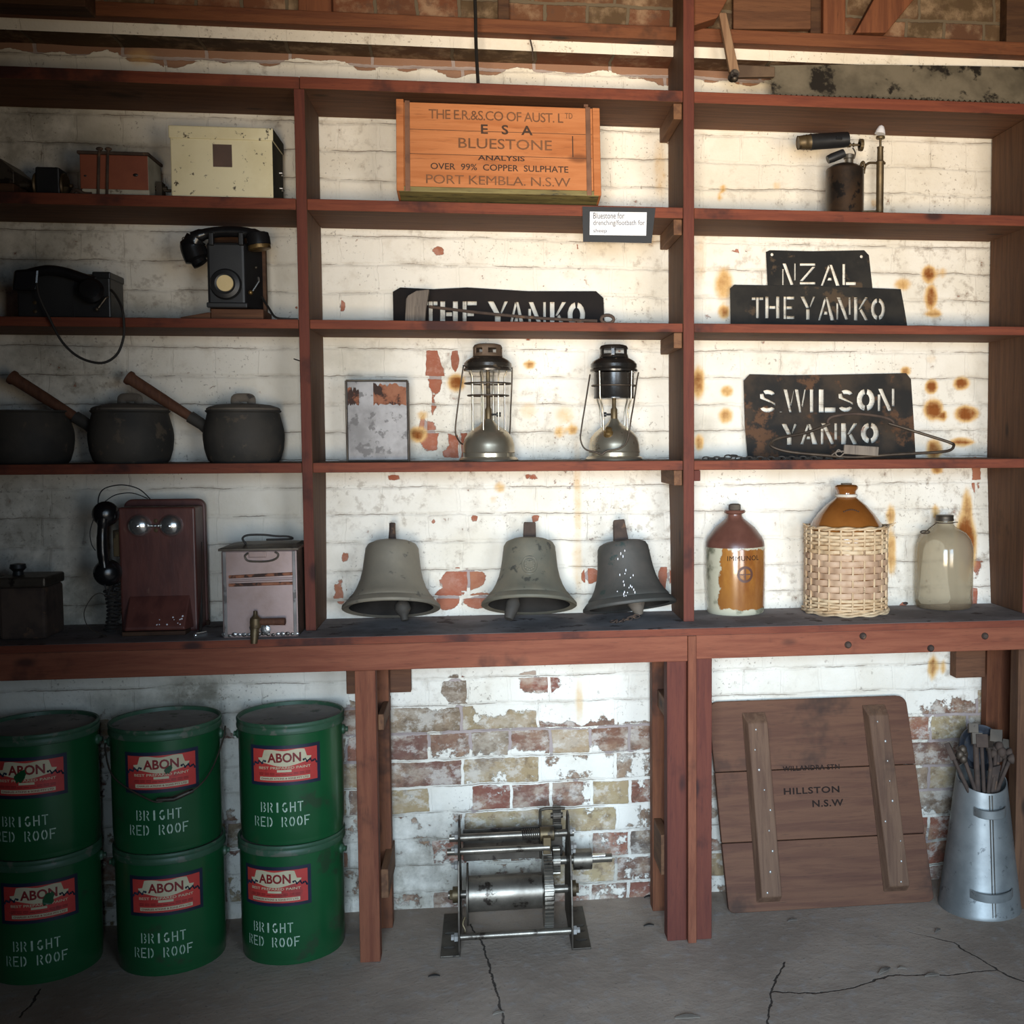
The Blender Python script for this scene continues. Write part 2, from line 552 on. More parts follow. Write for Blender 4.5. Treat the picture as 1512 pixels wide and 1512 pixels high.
WIRE = weathered('dull_wire', lin(92, 80, 68), lin(72, 62, 54), s=20, rough=.55, metal=.6)
CORD = weathered('black_cord', lin(34, 31, 29), lin(44, 40, 36), s=20, rough=.7)
WHITECORD = weathered('white_string', lin(214, 206, 192), lin(190, 180, 164), s=30, rough=.9)
CHIP = weathered('pale_wood_chip', lin(128, 118, 106), lin(98, 90, 82), s=12, rough=.9)
DIAL = weathered('cream_dial_card', lin(216, 192, 140), lin(196, 168, 116), lin(150, 120, 80), s=14, ct=.62, rough=.5)
BLOTCH = weathered('brown_label', lin(96, 74, 64), lin(84, 66, 58), s=14, rough=.7)


def immunol_mat():
    """cream stoneware under an amber glaze with a ragged edge, drawn in the jar's own coordinates"""
    g = G('two_tone_stoneware')
    sp = g.n('ShaderNodeSeparateXYZ', {0: g.obj()})
    n = g.noise(g.obj(), 24, 6, .6)
    wob = g.m('MULTIPLY', g.m('SUBTRACT', n, .5), .05)
    ex = g.ss(g.m('ADD', sp.outputs[0], wob), -.048, -.044)
    ez = g.ss(g.m('ADD', sp.outputs[2], g.m('MULTIPLY', wob, .6)), .016, .019)
    et = g.ss(g.m('ADD', sp.outputs[2], wob), .190, .186)
    am = g.m('MULTIPLY', g.m('MULTIPLY', ex, ez), et)
    n2 = g.noise(g.map(g.obj(), (1, 1, .4)), 14, 5, .6)
    amber = g.mix(g.ss(n2, .35, .7), lin(166, 114, 54), lin(128, 76, 36))
    low = g.ss(sp.outputs[2], .11, .04)
    amber = g.mix(g.m('MULTIPLY', low, .5), amber, lin(126, 80, 44))
    cream = g.mix(g.ss(g.noise(g.obj(), 20, 5), .5, .7), lin(190, 184, 160), lin(112, 112, 92))
    col = g.mix(am, cream, amber)
    g.out(Base_Color=col, Roughness=.2, Coat_Weight=.3, Normal=g.bump(am, .3, .002))
    return g.mat


STONE = immunol_mat()


def glass_mat():
    g = G('hazy_glass')
    n = g.noise(g.obj(), 8, 5, .6)
    sp = g.n('ShaderNodeSeparateXYZ', {0: g.obj()})
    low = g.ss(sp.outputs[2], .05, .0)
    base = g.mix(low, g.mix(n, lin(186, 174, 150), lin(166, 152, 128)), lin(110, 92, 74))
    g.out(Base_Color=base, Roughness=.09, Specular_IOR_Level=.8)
    tr = g.n('ShaderNodeBsdfTransparent', {0: (.93, .88, .76, 1)})
    fac = g.m('SUBTRACT', g.m('ADD', .47, g.m('MULTIPLY', n, .14)), 0.0)
    mx = g.n('ShaderNodeMixShader', {0: fac, 1: tr.outputs[0], 2: g.b.outputs[0]})
    g.t.links.new(mx.outputs[0], g.t.nodes['Material Output'].inputs[0])
    return g.mat


HAZE = glass_mat()

# ------------------------------------------------------------------ the wall
WY = [(0, .222), (.86, .206), (1.3, .25), (2.2, .264), (3.2, .264)]


def wall_y(z):
    for (a, ya), (b, yb) in zip(WY, WY[1:]):
        if z <= b:
            return ya+(yb-ya)*(z-a)/(b-a)
    return .264


def wpt(px, py):
    """pixel -> point on the wall face"""
    p = at(px, py, .24)
    for _ in range(4):
        p = at(px, py, wall_y(p.z))
    return p.x, p.z


PEEL = [(685, 855, 24, 14, 1), (663, 885, 16, 13, 1.1), (708, 888, 20, 9, 1), (638, 535, 9, 18, .9), (642, 562, 11, 22, .9), (640, 600, 4, 22, .75),
        (633, 640, 14, 26, .75), (674, 640, 13, 22, .8), (672, 530, 5, 16, .7), (671, 600, 4, 30, .62), (670, 670, 14, 10, .7), (872, 850, 12, 9, 1), (985, 850, 12, 22, .55),
        (672, 1018, 16, 18, 1.1), (795, 1008, 30, 16, .72), (676, 1055, 18, 22, .8), (765, 1062, 22, 16, .5),
        (1441, 700, 8, 26, .75), (1443, 845, 8, 24, .75), (1441, 880, 8, 18, .7), (1443, 780, 7, 20, .5), (1095, 371, 16, 6, .7), (648, 370, 7, 6, .9), (853, 364, 5, 7, .9), (768, 365, 8, 8, .5), (504, 450, 7, 9, .8), (995, 450, 8, 8, .5),
        (1335, 895, 6, 5, 1.1), (780, 500, 10, 5, .6), (915, 514, 5, 5, .8), (786, 705, 12, 6, .55), (580, 705, 12, 4, .5), (270, 240, 8, 18, .3), (440, 455, 8, 6, .6),
        (508, 822, 6, 10, .5), (503, 870, 10, 20, .5), (1075, 640, 10, 6, .4), (1420, 1050, 60, 20, .55), (1400, 1080, 40, 30, .55), (1410, 1110, 40, 22, .75), (1395, 1160, 40, 30, .55),
        (520, 1060, 15, 25, .55), (530, 1120, 22, 30, .6), (335, 1100, 14, 26, .5), (150, 1150, 12, 40, .4), (155, 1080, 10, 30, .5), (345, 1230, 14, 30, .6),
        (640, 1055, 60, 14, .5), (610, 1058, 30, 16, .75), (600, 1095, 28, 16, .8), (800, 1090, 150, 14, .6), (930, 1085, 50, 18, .8), (700, 1090, 40, 14, .75), (775, 85, 30, 8, .8), (640, 205, 10, 8, .3), (820, 300, 80, 5, .4), (1100, 40, 200, 3, .2),
        (470, 920, 14, 20, .3), (1160, 960, 10, 8, .4), (1370, 985, 6, 6, .5), (790, 765, 5, 5, .7), (700, 765, 5, 5, .7), (640, 770, 4, 4, .7), (1325, 500, 4, 4, .5)]
RUSTS = [(1376, 571, 8, 9, 1), (1420, 566, 10, 8, 1), (1379, 605, 12, 13, 1), (1393, 614, 6, 7, .9), (1427, 611, 15, 10, 1), (1420, 653, 16, 5, 1), (1379, 664, 10, 13, .9), (1383, 693, 8, 6, .8),
         (1073, 578, 8, 7, .7), (1072, 614, 9, 10, .7), (1031, 565, 8, 20, .8), (1032, 653, 6, 10, .8), (1337, 548, 7, 6, .8), (1428, 755, 7, 28, .75), (1426, 800, 13, 36, 1.1), (1424, 840, 9, 20, .6),
         (1315, 762, 6, 15, .7), (1316, 815, 7, 28, .7), (1381, 755, 5, 9, .7), (1371, 405, 9, 10, 1), (1374, 439, 8, 15, .9), (1378, 463, 11, 5, .8), (1391, 403, 6, 7, .5), (1069, 420, 12, 20, .65), (1069, 460, 7, 9, .8),
         (1333, 420, 11, 8, .6), (1068, 278, 5, 5, .6), (1063, 291, 4, 5, .6), (1146, 275, 6, 6, .4), (782, 538, 7, 5, .85), (780, 606, 11, 11, .38), (834, 613, 13, 12, .4), (845, 634, 7, 6, .8), (826, 637, 7, 8, .5), (624, 613, 7, 6, .55), (617, 641, 10, 9, .9), (674, 565, 10, 10, .95),
         (853, 740, 6, 80, .36), (853, 830, 7, 40, .36), (855, 1035, 6, 30, .4), (1377, 985, 6, 16, .8), (1392, 985, 5, 10, .6), (738, 720, 7, 7, .55), (728, 737, 5, 5, .4), (208, 85, 18, 12, .35), (1220, 80, 12, 8, .6), (583, 55, 10, 8, .5),
         (1290, 300, 5, 6, .4), (870, 340, 14, 20, .25), (975, 250, 10, 40, .35), (965, 350, 20, 12, .3), (900, 420, 60, 10, .15), (1033, 380, 10, 40, .3), (1375, 530, 8, 6, .3)]
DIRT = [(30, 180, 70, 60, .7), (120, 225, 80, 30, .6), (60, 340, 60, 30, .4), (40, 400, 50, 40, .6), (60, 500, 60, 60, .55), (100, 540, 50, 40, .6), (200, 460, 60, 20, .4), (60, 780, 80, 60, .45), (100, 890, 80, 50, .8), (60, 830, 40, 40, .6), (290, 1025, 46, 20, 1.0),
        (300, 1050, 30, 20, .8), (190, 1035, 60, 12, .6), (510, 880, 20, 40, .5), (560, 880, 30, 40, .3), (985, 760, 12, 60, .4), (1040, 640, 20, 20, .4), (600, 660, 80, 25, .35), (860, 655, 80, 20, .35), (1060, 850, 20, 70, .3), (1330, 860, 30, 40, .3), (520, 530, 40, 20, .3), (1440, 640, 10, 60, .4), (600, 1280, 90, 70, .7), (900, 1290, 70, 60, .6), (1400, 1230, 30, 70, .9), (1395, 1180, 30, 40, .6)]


def build_wall():
    st = .011
    x0, x1, z0, z1 = -2.2, 2.5, 0.0, 2.45
    nx, nz = int((x1-x0)/st)+1, int((z1-z0)/st)+1
    X, Z = np.meshgrid(np.linspace(x0, x1, nx), np.linspace(z0, z1, nz))
    Y = np.interp(Z, [a for a, b in WY], [b for a, b in WY])
    rs = np.random.RandomState(3)
    for k in range(26):
        kx, kz = rs.uniform(2, 26), rs.uniform(2, 26)
        Y = Y+.0035/(1+math.hypot(kx, kz)*.12)*np.sin(kx*X+kz*Z*rs.choice([-1, 1])+rs.uniform(0, 6))*.6
    Y = np.clip(Y, None, np.interp(Z, [a for a, b in WY], [b for a, b in WY])+.004)

    def field(lst):
        A = np.zeros_like(X)
        for px, py, rx, ry, s in lst:
            cx, cz = wpt(px, py)
            d = np.sqrt(((X-cx)/(rx/510))**2+((Z-cz)/(ry/510))**2)
            A = np.maximum(A, s*np.clip(1.35-d*.62, 0, 1)*np.clip((2.1-d)/1.1, 0, 1))
        return A
    peel = field(PEEL)
    zb = np.interp(X, [-1.3, -.75, -.5, -.3, .42, .6, 1.3], [.30, .50, .70, .64, .60, .64, .66])
    base = .60*np.clip((zb-Z)/.10, 0, 1)
    base = np.where(X < -.55, base*.75, base)
    peel = np.maximum(peel, base+peel*.5*(base > .05))
    zl = 2.392+.010*np.sin(X*9)+.008*np.sin(X*23+1)+.006*np.sin(X*51)
    peel = np.maximum(peel, 1.1*np.clip((Z-zl)/.012, 0, 1))
    verts = np.stack([X, Y, Z], -1).reshape(-1, 3)
    idx = np.arange(nx*nz).reshape(nz, nx)
    quads = np.stack([idx[:-1, :-1], idx[:-1, 1:], idx[1:, 1:], idx[1:, :-1]], -1).reshape(-1, 4)
    me = bpy.data.meshes.new('wall_back')
    me.from_pydata(verts.tolist(), [], quads.tolist())
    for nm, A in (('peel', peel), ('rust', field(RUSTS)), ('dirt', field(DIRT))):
        a = me.attributes.new(nm, 'FLOAT', 'POINT')
        a.data.foreach_set('value', A.reshape(-1).astype(np.float32))
    me.shade_smooth()
    o = bpy.data.objects.new('wall_back', me)
    COL.objects.link(o)
    return struct(o)


def wall_material(name='whitewashed_brick', bare=False):
    g = G(name)
    sp = g.n('ShaderNodeSeparateXYZ', {0: g.obj()})
    P = g.obj()
    wob = g.noise(P, 7, 3, .5, col=True)
    wob2 = g.noise(P, 60, 2, .5, col=True)
    ws = g.n('ShaderNodeSeparateColor', {0: wob})
    ws2 = g.n('ShaderNodeSeparateColor', {0: wob2})
    bx = g.m('ADD', g.m('ADD', sp.outputs[0], 5.03), g.m('ADD', g.m('MULTIPLY', g.m('SUBTRACT', ws.outputs[0], .5), .03), g.m('MULTIPLY', g.m('SUBTRACT', ws2.outputs[0], .5), .006)))
    bz = g.m('ADD', g.m('ADD', sp.outputs[2], ROWOFF), g.m('ADD', g.m('MULTIPLY', g.m('SUBTRACT', ws.outputs[1], .5), .018), g.m('MULTIPLY', g.m('SUBTRACT', ws2.outputs[1], .5), .005)))
    bv = g.n('ShaderNodeCombineXYZ', {0: bx, 1: bz, 2: 0.0}).outputs[0]

    def brick(ms, sm):
        return g.n('ShaderNodeTexBrick', {'Vector': bv, 'Color1': (0, 0, 0, 1), 'Color2': (1, 1, 1, 1), 'Mortar': (.5, .5, .5, 1), 'Scale': 1.0, 'Mortar Size': ms, 'Mortar Smooth': sm, 'Bias': 0.0, 'Brick Width': .222, 'Row Height': .0785}, offset=.5, squash=.52, squash_frequency=2)
    b1 = brick(.0055, .35)
    b2 = brick(.0020, .6)
    rndb = b1.outputs['Color']
    mort = b1.outputs['Fac']
    crackline = b2.outputs['Fac']
    n4 = g.noise(P, 4, 6, .6)
    n12 = g.noise(P, 13, 8, .65)
    n30 = g.noise(P, 34, 6, .65)
    n90 = g.noise(P, 110, 4, .6)
    # bare brick
    rp = g.n('ShaderNodeValToRGB', {0: rndb})
    cr = rp.color_ramp
    stops = [(0.0, (122, 88, 70)), (.16, (132, 96, 80)), (.3, (140, 124, 104)), (.45, (150, 92, 76)), (.58, (112, 94, 82)), (.72, (170, 150, 114)), (.86, (138, 84, 70)), (1.0, (104, 96, 88))]
    if bare:
        stops = [(0.0, (96, 74, 54)), (.3, (84, 68, 50)), (.6, (112, 68, 48)), (1.0, (74, 62, 50))]
    cr.elements[0].color = lin(*stops[0][1])
    cr.elements[1].color = lin(*stops[-1][1])
    for p, c in stops[1:-1]:
        e = cr.elements.new(p)
        e.color = lin(*c)
    brk = g.mix(g.m('MULTIPLY', g.ss(n12, .45, .7), .55), rp.outputs[0], lin(176, 150, 122))
    brk = g.mix(g.m('MULTIPLY', g.ss(n30, .52, .68), .5), brk, lin(86, 66, 56))
    if not bare:
        sm = g.ss(g.noise(g.map(P, (1, 1, 1.6), (3, 1, 7)), 10, 9, .72), .46, .62)
        brk = g.mix(g.m('MULTIPLY', sm, .62), brk, lin(190, 176, 158))
        sm2 = g.ss(g.noise(g.map(P, (1, 1, 1.3), (7, 1, 2)), 16, 9, .75), .50, .60)
        brk = g.mix(g.m('MULTIPLY', sm2, .55), brk, lin(216, 208, 196))
        sm3 = g.ss(g.noise(g.map(P, (1, 1, 1.2), (1, 1, 5)), 12, 8, .7), .53, .64)
        brk = g.mix(g.m('MULTIPLY', sm3, .5), brk, lin(92, 72, 60))
        brk = g.mix(g.m('MULTIPLY', g.ss(sp.outputs[2], .74, .84), .75), brk, g.mix(n12, lin(186, 108, 80), lin(152, 90, 70)))
        brk = g.mix(g.m('MULTIPLY', g.ss(sp.outputs[2], 2.25, 2.32), .85), brk, lin(150, 118, 96))
    mcol = g.mix(n12, lin(182, 166, 160), lin(156, 140, 134))
    brk = g.mix(g.ss(mort, .4, .7), brk, mcol if not bare else lin(104, 92, 76))
    if bare:
        g.out(Base_Color=brk, Roughness=.9, Normal=g.bump(g.m('SUBTRACT', g.m('MULTIPLY', n30, .4), mort), .5, .008), Specular_IOR_Level=.2)
        return g.mat
    A = lambda k: g.n('ShaderNodeAttribute', attribute_name=k).outputs['Fac']
    peel, rust, dirt = A('peel'), A('rust'), A('dirt')
    # whitewash
    ww = g.mix(g.ss(n4, .35, .7), lin(238, 231, 218), lin(224, 215, 198))
    ww = g.mix(g.m('MULTIPLY', g.ss(n12, .55, .75), .5), ww, lin(206, 194, 176))
    speck = g.m('MULTIPLY', g.ss(n90, .60, .67), g.ss(g.noise(P, 6, 3), .44, .60))
    ww = g.mix(g.m('MULTIPLY', speck, .55), ww, lin(120, 104, 90))
    # broken dark bed-joint cracks
    rowf = g.m('FRACT', g.m('DIVIDE', bz, .0785))
    rowd = g.m('MINIMUM', rowf, g.m('SUBTRACT', 1.0, rowf))
    bed = g.ss(g.m('ADD', rowd, g.m('MULTIPLY', g.m('SUBTRACT', n30, .5), .03)), .026, .006)
    crk = g.m('MULTIPLY', bed, g.ss(g.noise(g.map(P, (1, 1, 2.5)), 4.5, 5, .65), .45, .57))
    perp = g.m('MULTIPLY', g.ss(crackline, .5, .95), g.ss(g.noise(P, 6.5, 3, .6), .55, .66))
    crk = g.m('MAXIMUM', crk, g.m('MULTIPLY', perp, .55))
    ww = g.mix(g.m('MULTIPLY', crk, .66), ww, lin(116, 96, 80))
    ww = g.mix(g.m('MULTIPLY', g.m('MULTIPLY', g.ss(rowd, .16, .02), g.ss(n12, .42, .62)), .25), ww, lin(178, 164, 146))
    mott = g.m('MULTIPLY', g.ss(n30, .50, .66), g.ss(g.noise(P, 2.6, 4, .6), .44, .62))
    ww = g.mix(g.m('MULTIPLY', mott, .5), ww, lin(152, 136, 118))
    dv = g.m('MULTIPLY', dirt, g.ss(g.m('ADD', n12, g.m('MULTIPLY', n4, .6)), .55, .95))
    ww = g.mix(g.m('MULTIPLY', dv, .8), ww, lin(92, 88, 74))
    chips = g.m('MULTIPLY', g.ss(n30, .665, .70), g.ss(g.noise(P, 3.1, 2), .42, .58))
    # peeling
    v = g.m('ADD', g.m('MULTIPLY', peel, 1.0), g.m('MULTIPLY', g.m('SUBTRACT', n12, .5), 1.25))
    v = g.m('ADD', v, g.m('MULTIPLY', g.m('SUBTRACT', n30, .5), .5))
    v = g.m('ADD', v, g.m('MULTIPLY', g.m('SUBTRACT', rndb, .5), g.m('MULTIPLY', g.ss(peel, .2, .5), .5)))
    v = g.m('SUBTRACT', v, g.m('MULTIPLY', g.ss(mort, .3, .8), g.m('MULTIPLY', g.ss(peel, 1.0, .7), .25)))
    pm = g.m('MAXIMUM', g.ss(v, .50, .56), g.m('MULTIPLY', chips, .8))
    col = g.mix(pm, ww, brk)
    film = g.m('MULTIPLY', g.ss(v, .50, .85), .0)
    rv = g.m('MULTIPLY', rust, g.m('ADD', .55, g.m('MULTIPLY', n30, .9)))
    rcol = g.mix(g.ss(rv, .45, 1.0), lin(216, 176, 118), lin(136, 78, 36))
    col = g.mix(g.ss(rv, .1, .62), col, rcol)
    h = g.m('SUBTRACT', g.m('MULTIPLY', n12, .55), g.m('ADD', g.m('MULTIPLY', g.ss(mort, .0, 1.0), .13), g.m('MULTIPLY', g.ss(rowd, .13, .0), .22)))
    h = g.m('SUBTRACT', h, g.m('MULTIPLY', pm, .35))
    h = g.m('SUBTRACT', h, g.m('MULTIPLY', crk, .3))
    h = g.m('ADD', h, g.m('MULTIPLY', n90, .12))
    g.out(Base_Color=col, Roughness=.92, Normal=g.bump(h, .7, .011), Specular_IOR_Level=.15)
    return g.mat


_z = wpt(760, 1117)[1]
ROWOFF = .0785*20-_z
wb = build_wall()
wb.data.materials.append(wall_material())
BARE = wall_material('bare_brick', True)

# projecting upper course (whitewashed face, bare underside) and the rough brick above the wall plate
mb = MB()
zlo = at(700, 72, .16).z
mb.box(-2.2, 2.5, .16, .42, zlo, 2.50)
o = struct(mb.build('wall_ledge', [wb.data.materials[0], BARE]))
for p in o.data.polygons:
    p.material_index = 1 if p.normal.z < -.5 else 0
mb = MB()
mb.box(-2.2, 2.5, .168, .42, 2.50, 3.3)
struct(mb.build('wall_upper', BARE))


def floor_mat():
    g = G('dusty_concrete')
    P = g.obj()
    n3 = g.noise(P, 2.2, 6, .6)
    n20 = g.noise(P, 22, 7, .65)
    n80 = g.noise(P, 90, 4, .6)
    col = g.mix(g.ss(n3, .35, .68), lin(172, 154, 138), lin(146, 130, 116))
    col = g.mix(g.m('MULTIPLY', g.ss(n20, .5, .72), .6), col, lin(166, 158, 152))
    col = g.mix(g.m('MULTIPLY', g.ss(n80, .62, .7), .5), col, lin(84, 77, 74))
    nx = g.noise(P, 9, 5, .6, col=True)
    wv = g.n('ShaderNodeVectorMath', {0: nx, 1: (.5, .5, .5)}, operation='SUBTRACT').outputs[0]
    wv = g.n('ShaderNodeVectorMath', {0: wv, 'Scale': .05}, operation='SCALE').outputs[0]
    Q = g.n('ShaderNodeVectorMath', {0: P, 1: wv}, operation='ADD').outputs[0]
    sp = g.n('ShaderNodeSeparateXYZ', {0: Q})
    Q = g.n('ShaderNodeCombineXYZ', {0: sp.outputs[0], 1: sp.outputs[1], 2: 0.0}).outputs[0]
    best = None
    for line in CRACKS:
        pts = [atz(a, b, 0) for a, b in line]
        for p, q in zip(pts, pts[1:]):
            d = q-p
            L2 = d.length_squared
            pa = g.n('ShaderNodeVectorMath', {0: Q, 1: tuple(p)}, operation='SUBTRACT').outputs[0]
            dt = g.n('ShaderNodeVectorMath', {0: pa, 1: tuple(d)}, operation='DOT_PRODUCT').outputs['Value']
            t = g.m('DIVIDE', dt, L2, clamp=True)
            pr = g.n('ShaderNodeVectorMath', {0: tuple(d)}, operation='SCALE')
            g.set(pr.inputs['Scale'], t)
            df = g.n('ShaderNodeVectorMath', {0: pa, 1: pr.outputs[0]}, operation='DISTANCE').outputs['Value']
            best = df if best is None else g.m('MINIMUM', best, df)
    ck = g.m('MULTIPLY', g.ss(best, .0036, .0014), g.ss(n3, .30, .5))
    col = g.mix(g.m('MULTIPLY', ck, .85), col, lin(28, 25, 24))
    h = g.m('ADD', g.m('MULTIPLY', n20, .6), g.m('MULTIPLY', n80, .2))
    h = g.m('SUBTRACT', h, ck)
    g.out(Base_Color=col, Roughness=.9, Normal=g.bump(h, .5, .008), Specular_IOR_Level=.25)
    return g.mat


CRACKS = [[(697, 1365), (712, 1395), (722, 1420), (722, 1445), (735, 1470), (744, 1512)], [(1132, 1520), (1137, 1490), (1144, 1462), (1146, 1440), (1156, 1420)], [(1144, 1465), (1200, 1466), (1260, 1458), (1310, 1440), (1400, 1440), (1470, 1432), (1512, 1450)], [(1470, 1432), (1410, 1392), (1340, 1376)], [(60, 1460), (30, 1500)]]
mb = MB()
mb.box(-3.2, 3.4, -5.2, .45, -.1, 0)
struct(mb.build('floor', floor_mat()))
# the rest of the shed round the camera, then an added light blocker
DULL = weathered('shed_lining', lin(96, 82, 70), lin(78, 66, 56), lin(60, 50, 44), s=3, rough=.9)
mb = MB()
mb.box(-3.3, -3.2, -5.2, .45, 0, 3.3)
struct(mb.build('wall_left', DULL))
mb = MB()
mb.box(3.4, 3.5, -5.2, .45, 0, 3.3)
struct(mb.build('wall_right', DULL))
mb = MB()
mb.box(-3.3, 3.5, -5.2, .45, 3.3, 3.4)
struct(mb.build('ceiling', DARKW))
mb = MB()
mb.box(-1.75, -.47, -2.40, -2.2, 0, 3.3)  # unseen slab added to keep light off the left end
struct(mb.build('wall_light_blocker', DULL))
# ------------------------------------------------------------------ roof timbers above the shelves
def trim(n, mb, m, bevel=.003):
    return struct(mb.build('trim_%d' % n, m, bevel=bevel))


zp0, zp1 = at(500, 38, .112).z, at(500, 17, .112).z
mb = MB()
mb.box(-2.2, 2.5, .112, .16, zp0, zp1)
trim(1, mb, ROOFW)
k = 2
for xa, xb, ya, mt in ((440, 489, .12, ROOFZ), (1216, 1249, .115, ROOFZ), (735, 752, .13, DARKW), (1487, 1530, .12, DARKW), (1197, 1214, .14, DARKW)):
    a, b = at(xa, 5, ya).x, at(xb, 5, ya).x
    mb = MB()
    mb.box(a, b, ya, .166, zp1, 3.3)
    trim(k, mb, mt)
    k += 1
mb = MB()
q = [at(1262, 50, .13), at(1307, 50, .13), at(1365, -20, .13), at(1300, -20, .13)]
mb.prism([(p.x, p.z) for p in q], .12, .166)
trim(k, mb, ROOFZ)
k += 1
mb = MB()
q = [at(1082, 44, .15), at(1197, 44, .15), at(1197, -15, .15), at(1082, -15, .15)]
mb.prism([(p.x, p.z) for p in q], .142, .167)
trim(k, mb, BROWN)
k += 1
mb = MB()
q = [at(1021, 45, .09), at(1055, 34, .09), at(1082, -15, .09), at(1021, -15, .09)]
mb.prism([(p.x, p.z) for p in q], .05, .11)
trim(k, mb, ROOFW)
k += 1
mb = MB()
a, b = at(-60, 10, .04), at(128, 8, .04)
mb.box(-2.2, b.x, .03, .11, at(60, 9, .04).z, 2.7)
trim(k, mb, DARKW)

# ------------------------------------------------------------------ shelving and bench
SZ = [2.287, 1.980, 1.672, 1.301]
BZ = .859
XL0, XL1, XR0, XR1, XC0, XC1 = -.545, -.518, .464, .494, 1.447, 1.485


def paint_front(o):
    for p in o.data.polygons:
        p.material_index = 0 if p.normal.y < -.7 else 1


shelving = thing('shelving_unit', 'tall red oxide painted timber shelving built against the whitewashed brick wall, standing on the bench', 'shelving', (0, 0, BZ))


def part(name, x0, x1, y0, y1, z0, z1, mats, root, base=None, bevel=.002):
    b = base if base is not None else root.location
    mb = MB()
    mb.box(x0-b[0], x1-b[0], y0-b[1], y1-b[1], z0-b[2], z1-b[2])
    o = mb.build(name, mats, root)
    if len(mats) > 1:
        paint_front(o)
    if bevel:
        m = o.modifiers.new('bevel', 'BEVEL')
        m.width, m.segments = bevel, 2
    return o


part('upright', XL0, XL1, .002, wall_y(1.5)-.004, BZ, SZ[0]-.03, [REDZ, BROWNZ], shelving)
part('upright', XR0, XR1, -.002, wall_y(1.5)-.004, BZ, 3.29, [REDZ, BROWNZ], shelving)
part('upright', XC0, XC1, -.002, wall_y(1.5)-.004, BZ, SZ[0]-.0305, [REDZ, BROWNZ], shelving)
TH = [.030, .029, .024, .026]
for i, z in enumerate(SZ):
    d = wall_y(z)-.005
    for j, (a, b) in enumerate(((-2.0, XL0), (XL1, XR0), (XR1, XC0), (XC1, 2.2))):
        if i == 0 and j == 0:
            b = -.53
        if i == 0 and j == 1:
            a = -.53
        if i == 0 and j == 3:
            continue
        if i == 0 and j == 2:
            b = 2.2
        part('shelf', a+.0005, b-.0005, random.Random(i*7+j).uniform(-.001, .003), d, z-TH[i], z, [RED, BROWN], shelving)
    # cleats screwed to the uprights under the shelf ends
    for a, b in ((XR0-.024, XR0-.001),):
        part('cleat', a, b, .012, d, z-TH[i]-.042, z-TH[i]-.0005, [BROWNY], shelving)
part('cleat', XR1+.0008, XR1+.018, .003, .2, SZ[3]-TH[3]-.03, SZ[3]-TH[3]-.0005, [REDZ], shelving)

bench = thing('workbench', 'long timber workbench with red oxide front rail and dusty top under the shelving', 'workbench', (0, 0, 0))
BY = -.112
o = part('bench_top', -2.0, 2.2, BY, wall_y(BZ)-.004, BZ-.02, BZ, [RED, DUSTY], bench)
o = part('front_rail', -2.0, .457, -.106, -.055, .770, BZ-.021, [REDLIGHT], bench)
o = part('front_rail', .481, 2.2, -.100, -.055, .774, BZ-.021, [REDLIGHT], bench)
part('rail_cap', .4575, .4805, -.110, -.055, .0, BZ-.021, [LEGW], bench)
part('leg', .404, .457, -.088, -.035, 0, .7695, [REDZ], bench)
part('leg', .481, .526, -.090, -.035, 0, .7735, [REDZ], bench)
part('leg', -.409, -.357, -.104, -.056, 0, .7695, [LEGW], bench)
a, b = at(562, 1200, .1), at(577, 1200, .1)
part('leg', a.x-.02, b.x, .10, .15, 0, .838, [ROOFZ], bench)
a, b = at(962, 1200, .13), at(990, 1200, .13)
part('leg', a.x, b.x, .11, .16, 0, .838, [ROOFZ], bench)
a, b = at(1455, 1100, .165), at(1495, 1100, .165)
part('leg', a.x, b.x, .162, .20, 0, .838, [ROOFZ], bench)
a, b = at(1497, 1100, .0), at(1535, 1100, .0)
part('leg', a.x, b.x+.03, -.02, .03, 0, .838, [BROWNZ], bench)


def rail(p0, p1, yf, yb):
    """fore-and-aft side rail: p0 = pixel of the top corner of its front end, p1 = bottom right corner"""
    a, b = at(p0[0], p0[1], yf), at(p1[0], p1[1], yf)
    part('side_rail', a.x, b.x, yf, yb, b.z, a.z, [BROWNY], bench)


rail((558, 1055), (567, 1078), -.052, .17)
rail((562, 1284), (574, 1326), -.052, .17)
rail((982, 1034), (991, 1060), -.03, .17)
rail((976, 1233), (988, 1292), -.03, .17)
for (xa, ya), (xb, yb), Y in (((511, 993), (607, 1022), .17), ((1412, 965), (1455, 1000), .155)):
    a, b = at(xa, ya, Y), at(xb, yb, Y)
    part('bearer', a.x, b.x, Y, .2, b.z, .838, [BROWN], bench)
for px, py in ((1252, 952), (1274, 939), (1374, 957), (1454, 939)):
    p = at(px, py, -.1)
    mb = MB()
    mb.lathe([(.0095, 0), (.0095, .004), (.0055, .009), (.001, .0095)], 14, Matrix.Translation((p.x, -.0995, p.z)) @ Matrix.Rotation(R(90), 4, 'X'))
    mb.build('bolt', RUSTIRON, bench, smooth=40)


# ------------------------------------------------------------------ small builders
def local(base):
    return lambda px, py, Y: at(px, py, Y)-Vector(base)


